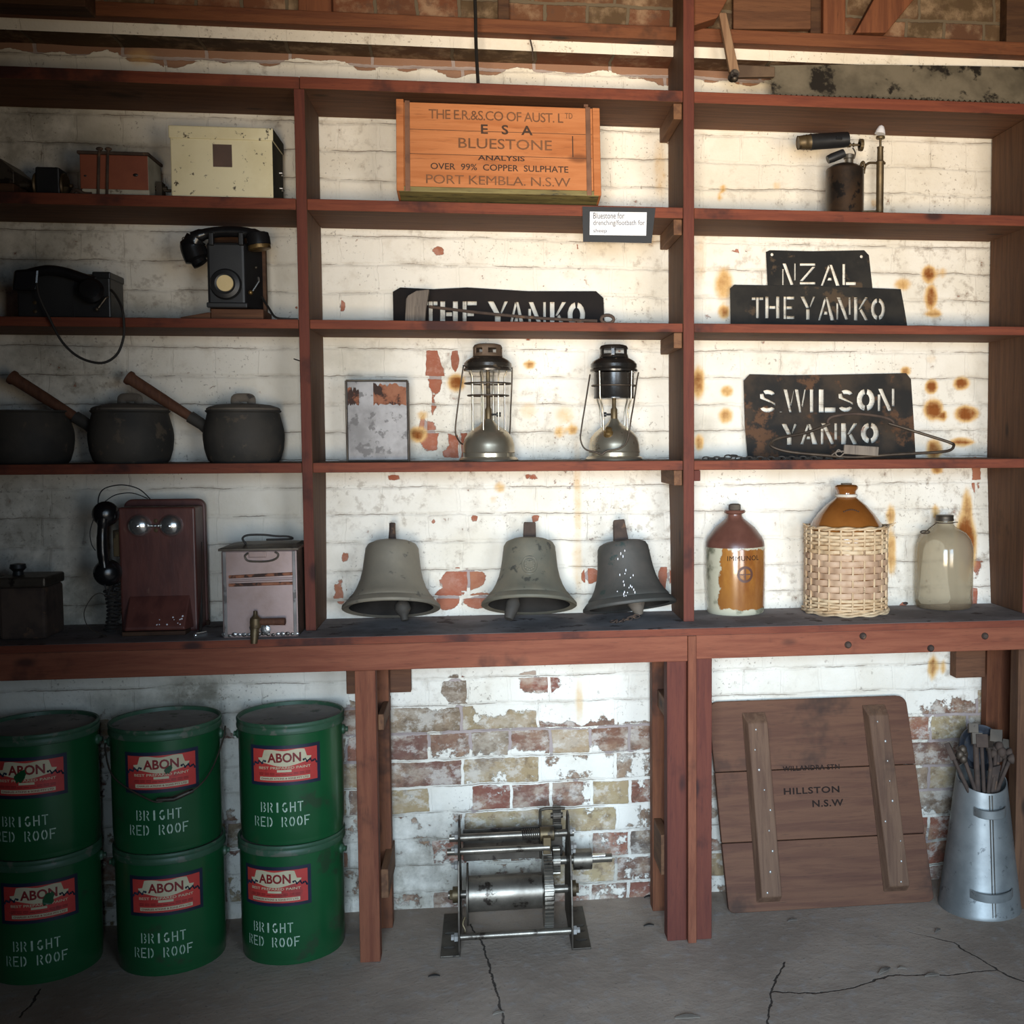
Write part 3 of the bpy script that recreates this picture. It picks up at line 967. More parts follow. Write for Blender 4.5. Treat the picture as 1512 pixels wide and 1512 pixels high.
# ---- top shelf, left bay
def cream_box():
    a, b = at(253, 285, .03), at(404, 287, .03)
    top = at(320, 187, .03).z
    B = Vector((a.x, .03, SZ[1]))
    t = thing('tin_box', 'chipped cream enamelled tin box with a brown square label, on the top shelf left', 'tin box', B)
    W, H, Dp = b.x-a.x, top-SZ[1], .15
    mb = MB()
    mb.box(0, W, 0, Dp, 0, H-.030)
    o = mb.build('body', [CREAM, OLIVE], t)
    for p in o.data.polygons:
        p.material_index = 1 if p.normal.x > .7 else 0
    mb = MB()
    mb.box(-.003, W+.003, -.003, Dp+.003, H-.032, H)
    o = mb.build('lid', [CREAM, OLIVE], t)
    for p in o.data.polygons:
        p.material_index = 1 if p.normal.x > .7 else 0
    for c in children(t):
        m = c.modifiers.new('b', 'BEVEL')
        m.width, m.segments = .003, 2
    p, q = at(314, 213, .03)-B, at(343, 247, .03)-B
    mb = MB()
    mb.box(p.x, q.x, -.0012, .001, q.z, p.z)
    mb.build('label', BLOTCH, t)
    mb = MB()
    for z in (.05, .09):
        mb.tube([(W+.0005, .09, z), (W+.006, .09, z), (W+.006, .12, z), (W+.0005, .12, z)], .002)
    mb.build('side_catch', NAIL, t, smooth=40)


cream_box()


def red_box():
    B = Vector((at(119, 284, .03).x, .03, SZ[1]))
    L = local(B)
    t = thing('wooden_box', 'red brown box with a lid, tied with two loops of twine, beside the cream tin', 'box', B)
    W = L(219, 260, .03).x
    H = L(170, 224, .03).z
    Dp = .12
    mb = MB()
    mb.box(0, W, 0, Dp, .018, H-.008)
    o = mb.build('body', [BOXRED, WHITEP], t, bevel=.002)
    for p in o.data.polygons:
        p.material_index = 1 if p.normal.x > .7 else 0
    mb = MB()
    mb.box(.004, W+.002, -.002, Dp, 0, .018)
    mb.build('base_strip', WHITEP, t, bevel=.002)
    mb = MB()
    mb.box(-.005, W+.004, -.005, Dp+.004, H-.008, H)
    mb.build('lid', RUSTIRON, t, bevel=.002)
    for px in (145, 158):
        x = L(px, 250, .03).x
        mb = MB()
        mb.tube([(x, -.007, -.0), (x+.002, -.0045, H*.5), (x+.006, -.0075, H), (x+.005, Dp+.006, H+.003), (x, Dp+.006, .0)], .0035, 6)
        mb.ball((x+.006, -.004, H+.005), .007, 8, (1.3, 1, .7))
        mb.build('twine', RUSTIRON, t, smooth=50)
    mb = MB()
    mb.cyl((W, .06, .035), (W+.03, .06, .035), .006, seg=12)
    mb.cyl((W+.022, .06, .03), (W+.045, .06, .03), .004, seg=12)
    mb.box(W+.006, W+.02, .045, .08, .0, .05)
    mb.build('spindle', STEELD, t, smooth=40)
    mb = MB()
    for x, z, r in ((L(126, 262, .03).x, .05, .003), (L(200, 254, .03).x, .055, .005)):
        mb.ball((x, -.0005, z), r, 8, (1.3, .4, .8))
    mb.build('plug', BLACK, t, smooth=50)
    mb = MB()
    mb.tube(spline([(-.02, -.005, .004), (-.008, -.012, .012), (.01, -.01, .004), (.03, -.012, .003)], 5), .005, 6)
    mb.build('twine_end', RUSTIRON, t, smooth=50)


red_box()


def magneto():
    B = Vector((at(70, 280, .06).x, .06, SZ[1]))
    L = local(B)
    t = thing('magneto', 'small black magneto with spindle, standing left of the red box', 'magneto', B)
    a, b, h = L(52, 270, .06).x, L(88, 270, .06).x, L(60, 246, .06).z
    mb = MB()
    mb.box(a, b, 0, .06, 0, h)
    mb.build('body', BLACK, t, bevel=.004)
    for x in (a-.006, b+.001):
        mb = MB()
        mb.lathe([(.032, 0), (.034, .003), (.032, .007)], 24, Matrix.Translation((x-.002, .03, .034)) @ Matrix.Rotation(R(90), 4, 'Y'))
        mb.build('end_plate', BRASSD, t, smooth=40)
    mb = MB()
    mb.cyl((a-.006, .03, .036), (a-.035, .03, .036), .006, seg=12)
    mb.cyl((a-.03, .03, .036), (a-.048, .03, .036), .008, seg=12)
    mb.build('spindle', STEELD, t, smooth=40)
    mb = MB()
    mb.box(b+.006, b+.018, .01, .04, 0, .03)
    mb.ball((b+.02, .02, .034), .006, 10)
    mb.build('terminal', BRASSD, t, smooth=40)


magneto()


def dark_box():
    B = Vector((at(-30, 282, .05).x, .05, SZ[1]))
    L = local(B)
    t = thing('gabled_box', 'dark brown box with sloping top, cut off by the left edge of the photo', 'box', B)
    w = L(20, 270, .05).x
    h, h2 = L(20, 252, .05).z, L(0, 231, .05).z
    mb = MB()
    mb.prism([(-.05, 0), (w, 0), (w, h*.5), (-.05, h*.5)], 0, .14)
    mb.build('body', DARKW, t, bevel=.002)
    mb = MB()
    mb.prism([(-.05, h*.5), (w+.002, h*.5), (w+.002, h), (w*.55, h2), (-.05, h2)], -.002, .142)
    mb.build('lid', STEELD, t, bevel=.002)


dark_box()


# ---- second shelf, left bay
def handset(mb, pts, r, ear, cup):
    mb.tube(spline(pts, 6), r, 10, flat=.8)


def field_phone():
    B = Vector((at(26, 467, .02).x, .02, SZ[2]))
    L = local(B)
    t = thing('field_telephone', 'black box field telephone with the handset lying across its front and a drooping cord', 'telephone', B)
    W, H = L(163, 440, .02).x, L(100, 404, .02).z
    Dp = .11
    mb = MB()
    mb.box(0, W, 0, Dp, 0, H)
    mb.build('case', BLACK, t, bevel=.004)
    mb = MB()
    x = L(136, 405, .02).x
    mb.box(x, W+.002, -.002, Dp+.002, H-.012, H+.006)
    mb.build('lid', BLACK, t, bevel=.003)
    # handset
    a0, a1 = L(20, 400, -.01), L(52, 400, -.01)
    mb = MB()
    mb.hexa([L(17, 429, -.03), L(55, 430, -.03), L(55, 430, .03), L(19, 429, .03), L(21, 399, -.03), L(58, 396, -.03), L(58, 396, .03), L(21, 399, .03)])
    ear = mb.build('earpiece', BAKE, t, bevel=.006)
    mb = MB()
    mb.tube(spline([L(40, 405, 0), L(68, 399, 0), L(95, 402, 0), L(120, 410, 0), L(140, 416, 0)], 5), .013, 10)
    mb.build('handset_bar', BAKE, t, smooth=50)
    mb = MB()
    p = L(135, 428, -.012)
    mb.lathe([(.004, .0), (.022, .001), (.030, .012), (.032, .03), (.024, .04), (.01, .042)], 20, Matrix.Translation(p+Vector((-.004, .02, -.008))) @ Matrix.Rotation(R(78), 4, 'X') @ Matrix.Rotation(R(8), 4, 'Y'))
    mb.build('mouthpiece', BAKE, t, smooth=40)
    mb = MB()
    mb.box(L(108, 440, .02).x, L(108, 440, .02).x+.002, -.0015, .001, .002, H-.004)
    mb.build('seam_strip', BLACK, t)
    mb = MB()
    for py in (447, 460):
        q = L(52, py, .02)
        mb.lathe([(.001, 0), (.004, .0), (.005, .003), (.001, .004)], 12, Matrix.Translation((q.x, 0, q.z)) @ Matrix.Rotation(R(90), 4, 'X'))
    mb.build('terminal', BRASSD, t, smooth=40)
    mb = MB()
    q, q2 = L(156, 440, 0), L(144, 457, 0)
    mb.tube([(q.x, 0, q.z+.005), (q.x, -.02, q.z), (q2.x, -.022, q2.z)], .0028, 8)
    mb.ball((q2.x, -.024, q2.z), .0055, 10)
    mb.build('crank', STEELD, t, smooth=40)
    mb = MB()
    mb.tube(spline([L(54, 418, -.036), L(58, 438, -.038), L(72, 468, -.03), L(92, 505, -.025), L(118, 528, -.022), L(150, 536, -.02), L(172, 524, -.02), L(182, 500, -.022), L(183, 478, -.024), L(180, 455, -.02), L(172, 438, .0), L(164, 428, .015)], 6), .0032, 8)
    mb.build('cord', CORD, t, smooth=50)


field_phone()


def wall_phone_black():
    Yb = .05
    base = at(340, 456, Yb)
    # wedge of old timber it stands on
    wb_ = Vector((at(345, 467, .05).x, .05, SZ[2]))
    Lw = local(wb_)
    t2 = thing('timber_block', 'rough brown timber block lying on the shelf under the black telephone', 'wood block', wb_)
    a, b = Lw(311, 466, .05).x, Lw(389, 466, .05).x
    zt = Lw(340, 456, .05).z
    mb = MB()
    mb.box(a, b, 0, .12, 0, zt)
    mb.build('block', BROWN, t2, bevel=.003)
    mb = MB()
    c = Lw(266, 466, .05).x
    mb.hexa([(c, 0, 0), (a-.001, 0, 0), (a-.001, .1, 0), (c, .1, 0), (c, 0, .008), (a-.001, 0, .022), (a-.001, .1, .022), (c, .1, .008)])
    mb.build('wedge', BROWN, t2, bevel=.002)
    B = Vector((base.x, Yb, SZ[2]+zt))
    L = local(B)
    t = thing('wall_telephone', 'black wall telephone with handset resting across its top and a round cream disc', 'telephone', B)
    x0, x1 = L(299, 400, Yb).x, L(385, 400, Yb).x
    H = L(340, 333, Yb).z
    mb = MB()
    mb.box(x0, x1, .07, .09, 0, H)
    mb.build('back_board', DARKW, t, bevel=.002)
    mb = MB()
    f0, f1 = L(306, 400, Yb-.02).x, L(361, 400, Yb-.02).x
    g0, g1 = x0+.004, x1-.006
    h2 = L(330, 358, Yb-.02).z
    mb.hexa([(f0, -.02, .004), (f1, -.02, .004), (g1, .07, .002), (g0, .07, .002), (f0, -.02, h2), (f1, -.02, h2), (g1, .07, h2+.01), (g0, .07, h2+.01)])
    mb.build('case', BLACK, t, bevel=.006)
    mb = MB()
    mb.box(f0-.003, f1+.006, -.026, -.015, 0, .014)
    mb.build('sill', BLACK, t, bevel=.003)
    for px in (308, 352):
        mb = MB()
        q0, q1 = L(px, 362, Yb-.03), L(px+7, 343, Yb-.03)
        mb.box(q0.x, q1.x, -.034, -.018, q0.z, q1.z)
        mb.build('cradle_prong', BLACK, t, bevel=.003)
    # round plate
    p = L(334, 420, Yb-.02)
    mb = MB()
    mb.lathe([(.038, 0), (.040, .004), (.036, .012), (.026, .015), (.022, .013)], 36, Matrix.Translation((p.x, -.0205, p.z)) @ Matrix.Rotation(R(90), 4, 'X'))
    mb.build('dial_mount', BLACK, t, smooth=35)
    p = L(332, 418, Yb-.035)
    mb = MB()
    mb.lathe([(.021, 0), (.0205, .002)], 32, Matrix.Translation((p.x, -.0335, p.z)) @ Matrix.Rotation(R(90), 4, 'X'))
    mb.build('dial_card', DIAL, t, smooth=35)
    # handset across the top
    Yh = Yb-.01
    mb = MB()
    mb.tube(spline([L(285, 352, Yh), L(305, 345, Yh), L(335, 342, Yh), L(365, 344, Yh), L(385, 352, Yh)], 6), [.017]*5+[.014]*15+[.017]*5, 12)
    hs = mb.build('handset', BAKE, t, smooth=50)
    mb = MB()
    pts = [L(290, 352, Yh), L(285, 362, Yh), L(287, 372, Yh), L(293, 385, Yh), L(297, 391, Yh)]
    mb.tube(spline(pts, 4), [.026]*4+[.032]*4+[.032]*4+[.020]*4+[.012], 16)
    mb.build('mouthpiece', BAKE, hs, smooth=50)
    mb = MB()
    q = L(381, 352, Yh)
    mb.lathe([(.028, .012), (.030, .0), (.030, -.018)], 24, Matrix.Translation(q+Vector((0, 0, 0))) @ Matrix.Rotation(R(-8), 4, 'Y'))
    mb.build('earpiece', BAKE, hs, smooth=40)
    mb = MB()
    mb.lathe([(.0285, -.0185), (.0285, -.028), (.02, -.031), (.004, -.031)], 24, Matrix.Translation(q) @ Matrix.Rotation(R(-8), 4, 'Y'))
    mb.build('brass_ring', BRASS, hs, smooth=40)
    mb = MB()
    mb.tube([L(272, 353, Yh)+Vector((.005*math.cos(a), 0, .005*math.sin(a))) for a in [i*PI/4 for i in range(8)]], .0012, 6, closed=True)
    mb.build('hanging_ring', WIRE, hs, smooth=40)
    mb = MB()
    mb.tube([L(381, 410, Yb), L(382, 416, Yb-.012), L(373, 430, Yb-.02)], .0025, 8)
    mb.build('crank', CHROME, t, smooth=40)
    mb = MB()
    mb.ball(L(370, 432, Yb-.022), .0062, 12)
    mb.build('crank_knob', BRASS, t, smooth=50)
    mb = MB()
    mb.ball(L(378, 395, Yb), .004, 10)
    mb.build('screw', STEELD, t, smooth=50)
    mb = MB()
    mb.tube(spline([L(386, 438, .10), L(397, 455, .05), L(407, 468.5, .02), L(425, 471, .008), L(440, 471.5, .008)], 5), .003, 8)
    mb.build('cable', CORD, t, smooth=50)


wall_phone_black()


# ---- third shelf, left bay: cast iron saucepans
def saucepan(cx, lab, lidded, sc=1.0, handle=True, hdir=None):
    Y = .125
    B = Vector((cx, Y, SZ[3]))
    t = thing('saucepan', lab, 'saucepan', B, group='cast iron saucepans')
    r = .106*sc
    prof = [(.02, .0), (.088*sc, .0), (.095*sc, .008), (.103*sc, .035), (r, .062), (r*1.0, .066), (r*1.003, .075), (r*.985, .09), (.098*sc, .115), (.094*sc, .132), (.099*sc, .136), (.099*sc, .139), (.094*sc, .139), (.088*sc, .12), (.088*sc, .02)]
    mb = MB()
    mb.lathe(prof, 48)
    mb.build('pot', IRON, t, smooth=35)
    if lidded:
        mb = MB()
        mb.lathe([(.096*sc, .1395), (.096*sc, .144), (.090*sc, .148), (.07*sc, .154), (.04, .157), (.004, .158)], 48)
        lid = mb.build('lid', LIDIRON, t, smooth=35)
        mb = MB()
        mb.tube(spline([(-.021, 0, .154), (-.021, 0, .168), (-.017, 0, .173), (0, 0, .174), (.017, 0, .173), (.021, 0, .168), (.021, 0, .154)], 4), .0048, 8, flat=2.4)
        mb.build('lid_handle', LIDIRON, lid, smooth=50)
    if handle:
        d = Vector((-math.cos(R(34)), 0, math.sin(R(34))))
        s0 = Vector((-.100*sc, 0, .096))
        mb = MB()
        mb.tube([s0-d*.012, s0+d*.012, s0+d*.048], [.02, .0155, .0165], 14)
        mb.build('socket', IRON, t, smooth=40)
        mb = MB()
        e = s0+d*.036
        Lh = .200
        mb.tube([e, e+d*Lh*.5, e+d*Lh*.93, e+d*Lh*.965, e+d*Lh], [.0125, .0150, .0160, .0195, .0185], 16)
        o = mb.build('handle', HANDLE, t, smooth=40)


saucepan(at(195, 684, .125).x, 'lidded black cast iron saucepan with a brown handle, middle of the three', True)
saucepan(at(361.5, 684, .125).x, 'lidded black cast iron saucepan with a brown handle, nearest the upright', True, .985)
saucepan(at(44, 684, .125).x, 'sooty cast iron saucepan without lid at the left end of the shelf', False, 1.03)


# ---- bench, left bay
def dark_tin():
    B = Vector((at(34, 945, -.03).x, -.03, BZ))
    L = local(B)
    t = thing('lidded_tin', 'dark rusty lidded tin in the shade at the left end of the bench', 'tin', B)
    W = L(67, 900, -.03).x
    H = L(30, 868, -.03).z
    mb = MB()
    mb.box(-W, W, 0, .13, 0, H)
    mb.build('body', RUSTIRON, t, bevel=.008)
    mb = MB()
    mb.box(-W-.003, W+.003, -.003, .133, H, H+.026)
    mb.build('lid', STEELD, t, bevel=.005)
    mb = MB()
    mb.lathe([(.014, 0), (.012, .01), (.02, .018), (.018, .028), (.005, .03)], 20, Matrix.Translation((L(27, 850, .03).x, .06, H+.026)))
    mb.build('knob', BLACK, t, smooth=40)


dark_tin()


def magneto_phone():
    B = Vector((-.917, .04, BZ))
    L = local(B)
    t = thing('magneto_telephone', 'maroon wooden magneto wall telephone with two nickel bells and a black handset on its left', 'telephone', B)
    x0, x1 = L(184, 800, .13).x, L(304, 800, .13).x
    H = L(240, 737, .13).z
    # back board with rounded corners
    r = .022
    poly = []
    for cx, cz, a0 in ((x1-r, H-r, 0), (x0+r, H-r, 90)):
        for i in range(7):
            a = R(a0+i*15)
            poly.append((cx+r*math.cos(a), cz+r*math.sin(a)))
    poly += [(x0, .012), (x1, .012)]
    mb = MB()
    mb.prism(poly, .09, .112)
    mb.build('back_board', MAROON, t, bevel=.004)
    mb = MB()
    mb.box(x0, x1, .1, .112, 0, .012)
    mb.build('board_foot', DARKW, t)
    f0, f1 = L(175, 800, .04).x, L(289, 800, .04).x
    hb = L(230, 749, .04).z
    mb = MB()
    mb.box(f0, f1, 0, .090, .0, hb)
    mb.build('case', MAROON, t, bevel=.006, seg=3)
    # sloping writing shelf
    q = [L(191, 880, .04), L(281, 878, .04), L(272, 926, -.02), L(181, 928, -.02)]
    q = [Vector((a.x, 0, a.z)) for a in q]
    mb = MB()
    zb = .012
    mb.hexa([(q[3].x, -.05, zb), (q[2].x, -.05, zb), (q[2].x+.01, .002, zb), (q[3].x, .002, zb), (q[3].x+.004, -.052, zb+.008), (q[2].x-.002, -.052, zb+.008), (q[1].x, -.001, q[1].z), (q[0].x, -.001, q[0].z)])
    mb.build('writing_slope', MAROON, t, bevel=.003)
    mb = MB()
    mb.box(q[3].x-.003, q[2].x+.002, -.058, .0, 0, .011)
    mb.build('slope_moulding', DARKW, t, bevel=.002)
    mb = MB()
    rr = random.Random(4)
    for _ in range(14):
        u, v = rr.uniform(.45, .98), rr.uniform(.05, .4)
        x = q[3].x+(q[2].x-q[3].x)*u
        mb.ball((x, -.052+.05*v-.001, zb+.009+(q[0].z-zb-.01)*v), rr.uniform(.001, .0024), 6)
    mb.build('paint_flecks', PAPER, t, smooth=50)['kind'] = 'stuff'
    # bells
    for px in (206.5, 253):
        p = L(px, 776, .04)
        mb = MB()
        mb.lathe([(.029, -.002), (.0295, .003), (.026, .012), (.017, .019), (.006, .022), (.001, .0222)], 36, Matrix.Translation((p.x, -.001, p.z)) @ Matrix.Rotation(R(90), 4, 'X'))
        b = mb.build('bell', CHROME, t, smooth=50)
        mb = MB()
        mb.lathe([(.0045, .021), (.0045, .025), (.001, .0265)], 12, Matrix.Translation((p.x, -.001, p.z)) @ Matrix.Rotation(R(90), 4, 'X'))
        mb.build('bell_screw', CHROME, b, smooth=50)
    p = L(230, 776, .04)
    mb = MB()
    mb.ball((p.x, -.008, p.z), .0042, 10)
    mb.ball((p.x-.008, -.008, p.z), .005, 10)
    mb.ball((p.x+.008, -.008, p.z), .005, 10)
    mb.cyl((p.x-.008, -.008, p.z), (p.x+.008, -.008, p.z), .002, seg=8)
    mb.cyl((p.x, -.008, p.z), (p.x, .001, p.z), .002, seg=8)
    mb.build('striker', CHROME, t, smooth=50)
    mb = MB()
    for dz in (-.012, .012):
        mb.lathe([(.0055, 0), (.005, .0015), (.001, .002)], 14, Matrix.Translation((p.x, 0, p.z+dz)) @ Matrix.Rotation(R(90), 4, 'X'))
    mb.build('escutcheon', BRASSD, t, smooth=50)
    # handset hung on the left side
    Yh = .02
    c0, c1 = L(157, 759, Yh), L(160, 846, Yh)
    mb = MB()
    mb.tube(spline([L(153, 765, Yh-.012), L(151, 785, Yh-.012), L(151, 812, Yh-.012), L(154, 838, Yh-.012)], 6), [.0145]*4+[.0125]*4+[.0135]*7+[.012]*4, 12)
    hs = mb.build('handset', BAKE, t, smooth=50)
    for c, rr_, nm in ((c0, .033, 'earpiece'), (c1, .035, 'mouthpiece')):
        mb = MB()
        mb.lathe([(.012, -.022), (rr_*.62, -.018), (rr_*.92, -.006), (rr_, .006), (rr_*.97, .016), (rr_*.8, .02), (.01, .019)], 28, Matrix.Translation(c) @ Matrix.Rotation(R(28), 4, 'Z') @ Matrix.Rotation(R(-90), 4, 'X'))
        mb.build(nm, BAKE, hs, smooth=45)
    mb = MB()
    a = L(166, 783, .05)
    b = L(176, 822, .05)
    mb.box(a.x, b.x+.004, .01, .05, b.z, a.z)
    mb.build('switch_bracket', BRASSD, t, bevel=.002)
    # coiled cord, wires
    mb = MB()
    pts = []
    for i in range(120):
        u = i/119
        cx = L(161+6*math.sin(u*3), 870+62*u, .03)
        a = u*2*PI*11
        pts.append(cx+Vector((.014*math.cos(a), .012*math.sin(a), 0)))
    mb.tube(pts, .0028, 6)
    mb.build('coiled_cord', CORD, t, smooth=50)
    mb = MB()
    pts = []
    for i in range(90):
        u = i/89
        cx = L(172+3*math.sin(u*4), 862+60*u, .05)
        a = u*2*PI*8
        pts.append(cx+Vector((.009*math.cos(a), .010*math.sin(a), 0)))
    mb.tube(pts, .0028, 6)
    mb.build('coiled_cord', CORD, t, smooth=50)
    for nm, mt, pts, r_ in (('wire', CORD, [(222, 737, .13), (205, 722, .12), (180, 716, .10), (155, 721, .06), (146, 733, .03), (145, 750, .02)], .0016),
                            ('wire', CORD, [(218, 736, .13), (195, 728, .11), (170, 731, .08), (152, 743, .03)], .0014),
                            ('wire', CORD, [(138, 767, .015), (133, 785, .02), (135, 803, .02), (141, 813, .02)], .0012),
                            ('wire', WIRE, [(158, 880, .0), (148, 876, -.01), (138, 880, -.02), (128, 894, -.03), (124, 908, -.035), (130, 925, -.045), (146, 935, -.055), (158, 940, -.062)], .0012),
                            ('wire', CORD, [(154, 862, .01), (158, 872, .01), (163, 868, .01), (160, 878, .01), (172, 884, .01)], .0018)):
        mb = MB()
        mb.tube(spline([L(*p) for p in pts], 6), r_, 6)
        mb.build(nm, mt, t, smooth=50)
    mb = MB()
    pts = [L(296, 800, .10), L(296, 860, .09), L(297, 910, .06), atz(295, 936, BZ+.004)-B]
    mb.tube(spline(pts, 5), .004, 8)
    mb.build('side_cable', CORD, t, smooth=50)
    p = atz(289, 938, BZ+.006)-B
    q = atz(304, 935, BZ+.006)-B
    mb = MB()
    mb.tube([p, p.lerp(q, .5), q], .006, 10)
    mb.ball(p, .0065, 10)
    mb.build('cable_plug', CHROME, t, smooth=50)


magneto_phone()


def tap_tin():
    a, b = atz(329, 943, BZ), atz(441, 940, BZ)
    Y = -.085
    B = Vector((a.x, Y, BZ))
    L = local(B)
    t = thing('water_tin', 'pinkish grey square water tin with brass tap and wire handle, beside the upright', 'tin', B)
    W, H = b.x-a.x, L(380, 813, Y).z
    Dp = .17
    mb = MB()
    mb.box(0, W, 0, Dp, 0, H)
    o = mb.build('body', [PINKTIN, STEELD], t, bevel=.004)
    for p in o.data.polygons:
        p.material_index = 1 if p.normal.x > .7 else 0
    for x in (.004, W-.012):
        mb = MB()
        mb.box(x, x+.008, -.002, .002, .004, H-.002)
        mb.build('edge_seam', GREY, t, bevel=.001)
    mb = MB()
    for px0, py0, px1, py1 in ((338, 852, 432, 847), (338, 864, 432, 861)):
        p, q = L(px0, py0, Y), L(px1, py1, Y)
        mb.tube([(p.x, 0, p.z), (q.x, 0, q.z)], .0042, 8)
    mb.build('swage', RUST, t, smooth=50)
    mb = MB()
    p, q = L(338, 858, Y), L(432, 854, Y)
    mb.tube([(p.x, .0006, p.z), (q.x, .0006, q.z)], .004, 8, flat=.5)
    mb.build('swage', PINKTIN, t, smooth=50)
    mb = MB()
    mb.box(-.006, W+.004, -.004, Dp+.004, H, H+.006)
    mb.hexa([(-.004, -.002, H+.006), (W+.002, -.002, H+.006), (W+.002, Dp, H+.006), (-.004, Dp, H+.006), (.03, .05, H+.012), (W-.01, .05, H+.012), (W-.01, Dp-.02, H+.012), (.03, Dp-.02, H+.012)])
    mb.build('lid', STEELD, t, bevel=.001)
    mb = MB()
    hz = H+.013
    p0, p1 = L(365, 804, -.02), L(360, 795, -.02)
    mb.tube(spline([(p0.x, .05, hz), (p1.x, .05, hz+.014), (p1.x+.012, .055, hz+.022), (p1.x+.05, .06, hz+.022), (p1.x+.08, .065, hz+.018), (p1.x+.11, .07, hz+.016), (p1.x+.115, .09, hz+.008), (p1.x+.05, .10, hz+.006)], 5), .0028, 8)
    mb.build('wire_handle', CORD, t, smooth=50)
    # drop handle and its plate on the front
    mb = MB()
    a1, b1 = L(362, 819, Y), L(411, 815, Y)
    cz = L(386, 822, Y).z
    loop = [(a1.x+.008, -.003, cz+.010), (a1.x, -.003, cz+.003), (a1.x+.006, -.003, cz-.009), (a1.x+.03, -.003, cz-.012), (b1.x-.022, -.003, cz-.011), (b1.x-.004, -.003, cz-.004), (b1.x, -.003, cz+.006), (b1.x-.008, -.003, cz+.012)]
    mb.tube(spline(loop, 4), .0025, 8)
    mb.build('drop_handle', STEELD, t, smooth=50)
    mb = MB()
    mb.box(a1.x+.008, a1.x+.052, -.0025, .001, cz-.002, cz+.014)
    mb.build('handle_plate', PINKTIN, t, bevel=.002)
    # tap
    p = L(381, 917, Y)
    mb = MB()
    mb.cyl((p.x, .0, p.z), (p.x, -.022, p.z), .009, seg=14)
    mb.lathe([(.005, -.018), (.0135, -.012), (.0145, 0), (.0135, .011), (.006, .018), (.0045, .030)], 16, Matrix.Translation((p.x-.001, -.026, p.z)))
    mb.tube([(p.x-.002, -.026, p.z-.010), (p.x-.003, -.032, p.z-.028), (p.x-.004, -.036, p.z-.052)], [.0105, .0110, .0075], 14)
    mb.build('tap', BRASSD, t, smooth=40)
    mb = MB()
    q = L(424, 914, Y)
    mb.cyl((p.x+.008, -.026, p.z+.002), (q.x, -.030, p.z+.002), .0085, .0095, seg=14)
    mb.build('tap_handle', HANDLE, t, smooth=40)
    mb = MB()
    rr = random.Random(2)
    for i in range(16):
        x = .004+(W-.008)*i/15
        mb.ball((x, .0, .006+rr.uniform(0, .004)), rr.uniform(.004, .006), 8, (1.3, .35, 1))
    mb.ball((p.x+.018, 0, .02), .013, 10, (1, .25, 1.1))
    mb.ball((p.x-.012, 0, .026), .010, 10, (1, .25, 1.3))
    mb.build('solder', SOLDER, t, smooth=60)


tap_tin()
# ------------------------------------------------------------------ middle bay
def crate():
    th = R(8)
    Yb, Dp, W, H = .115, .14, .524, .238
    B = Vector((-.285, Yb, SZ[1]))
    t = thing('wooden_crate', 'orange wooden crate with stencilled black lettering and iron straps, leaning on the shelf', 'crate', B, (-th, 0, 0))
    # local frame: x along, y from -Dp (front) to 0, z up
    mb = MB()
    mb.box(.016, W-.018, -Dp, -.0, .0145, H)
    mb.build('body', CRATE, t, bevel=.0015)
    mb = MB()
    mb.box(.002, W-.004, -Dp-.001, 0, 0, .014)
    mb.build('bottom_board', CRATEB, t, bevel=.002)
    for x0, x1, ex in ((-.004, .0155, .012), (W-.0175, W+.002, .002)):
        mb = MB()
        mb.box(x0, x1, -Dp-.002, 0, .001, H+ex*.6)
        mb.build('end_board', CRATE, t, bevel=.002)
    mb = MB()
    for z in (.165, .10):
        mb.box(.018, W-.02, -Dp-.0006, -Dp+.001, z, z+.0012)
    mb.build('board_joint', INK, t)
    fx = lambda px, py: ((px-581.5-(py-150)*.045)/(886.0-581.5)*W, H-(py-152)/(283-152.)*(H-.012))
    for px, bend in ((598, 0), (871, 1)):
        x = fx(px, 200)[0]
        mb = MB()
        mb.box(x-.0065, x+.0065, -Dp-.0026, -Dp-.0004, .001, H+.002)
        if bend:
            mb.box(x-.011, x+.001, -Dp-.006, -Dp+.03, H+.002, H+.0085)
        else:
            mb.box(x-.0065, x+.0065, -Dp-.0026, -Dp+.03, H+.001, H+.003)
        o = mb.build('strap', STRAP, t, bevel=.0008)
    mb = MB()
    mb.box(-.016, -.005, -.04, -.03, H*.55, H*.80, Matrix.Rotation(R(12), 4, 'Y'))
    mb.build('loose_strap', STRAP, t, bevel=.001)
    Q = lambda u, v: (u, -Dp-.0011, v)

    def line(s, x0, y0, x1, y1, mt, bold=.012, sp=1.0):
        a, b = fx(x0, y0), fx(x1, y1)
        mb = MB()
        add_text(mb, s, a[0], b[1], b[0], a[1], Q, bold, sp)
        mb.build('lettering', mt, t)
    line('THE E.R.&S.CO OF AUST. L', 628, 162, 832, 177, INKL, .006, .9)
    line('TD', 834, 161, 846, 170, INKL, .006)
    line('E   S   A', 707, 183, 786, 198, INK, .02)
    line('BLUESTONE', 674, 205, 816, 221, INKL, .006)
    line('ANALYSIS', 704, 231, 775, 239, INK, .018)
    line('OVER  99%  COPPER  SULPHATE', 634, 245, 842, 255, INK, .012)
    line('PORT KEMBLA. N.S.W', 628, 263, 846, 277, INKL, .0, .95)
    a, b = fx(846, 197), fx(849, 230)
    mb = MB()
    mb.box(a[0], b[0], -Dp-.001, -Dp, b[1], a[1])
    mb.build('brush_mark', INK, t)


crate()


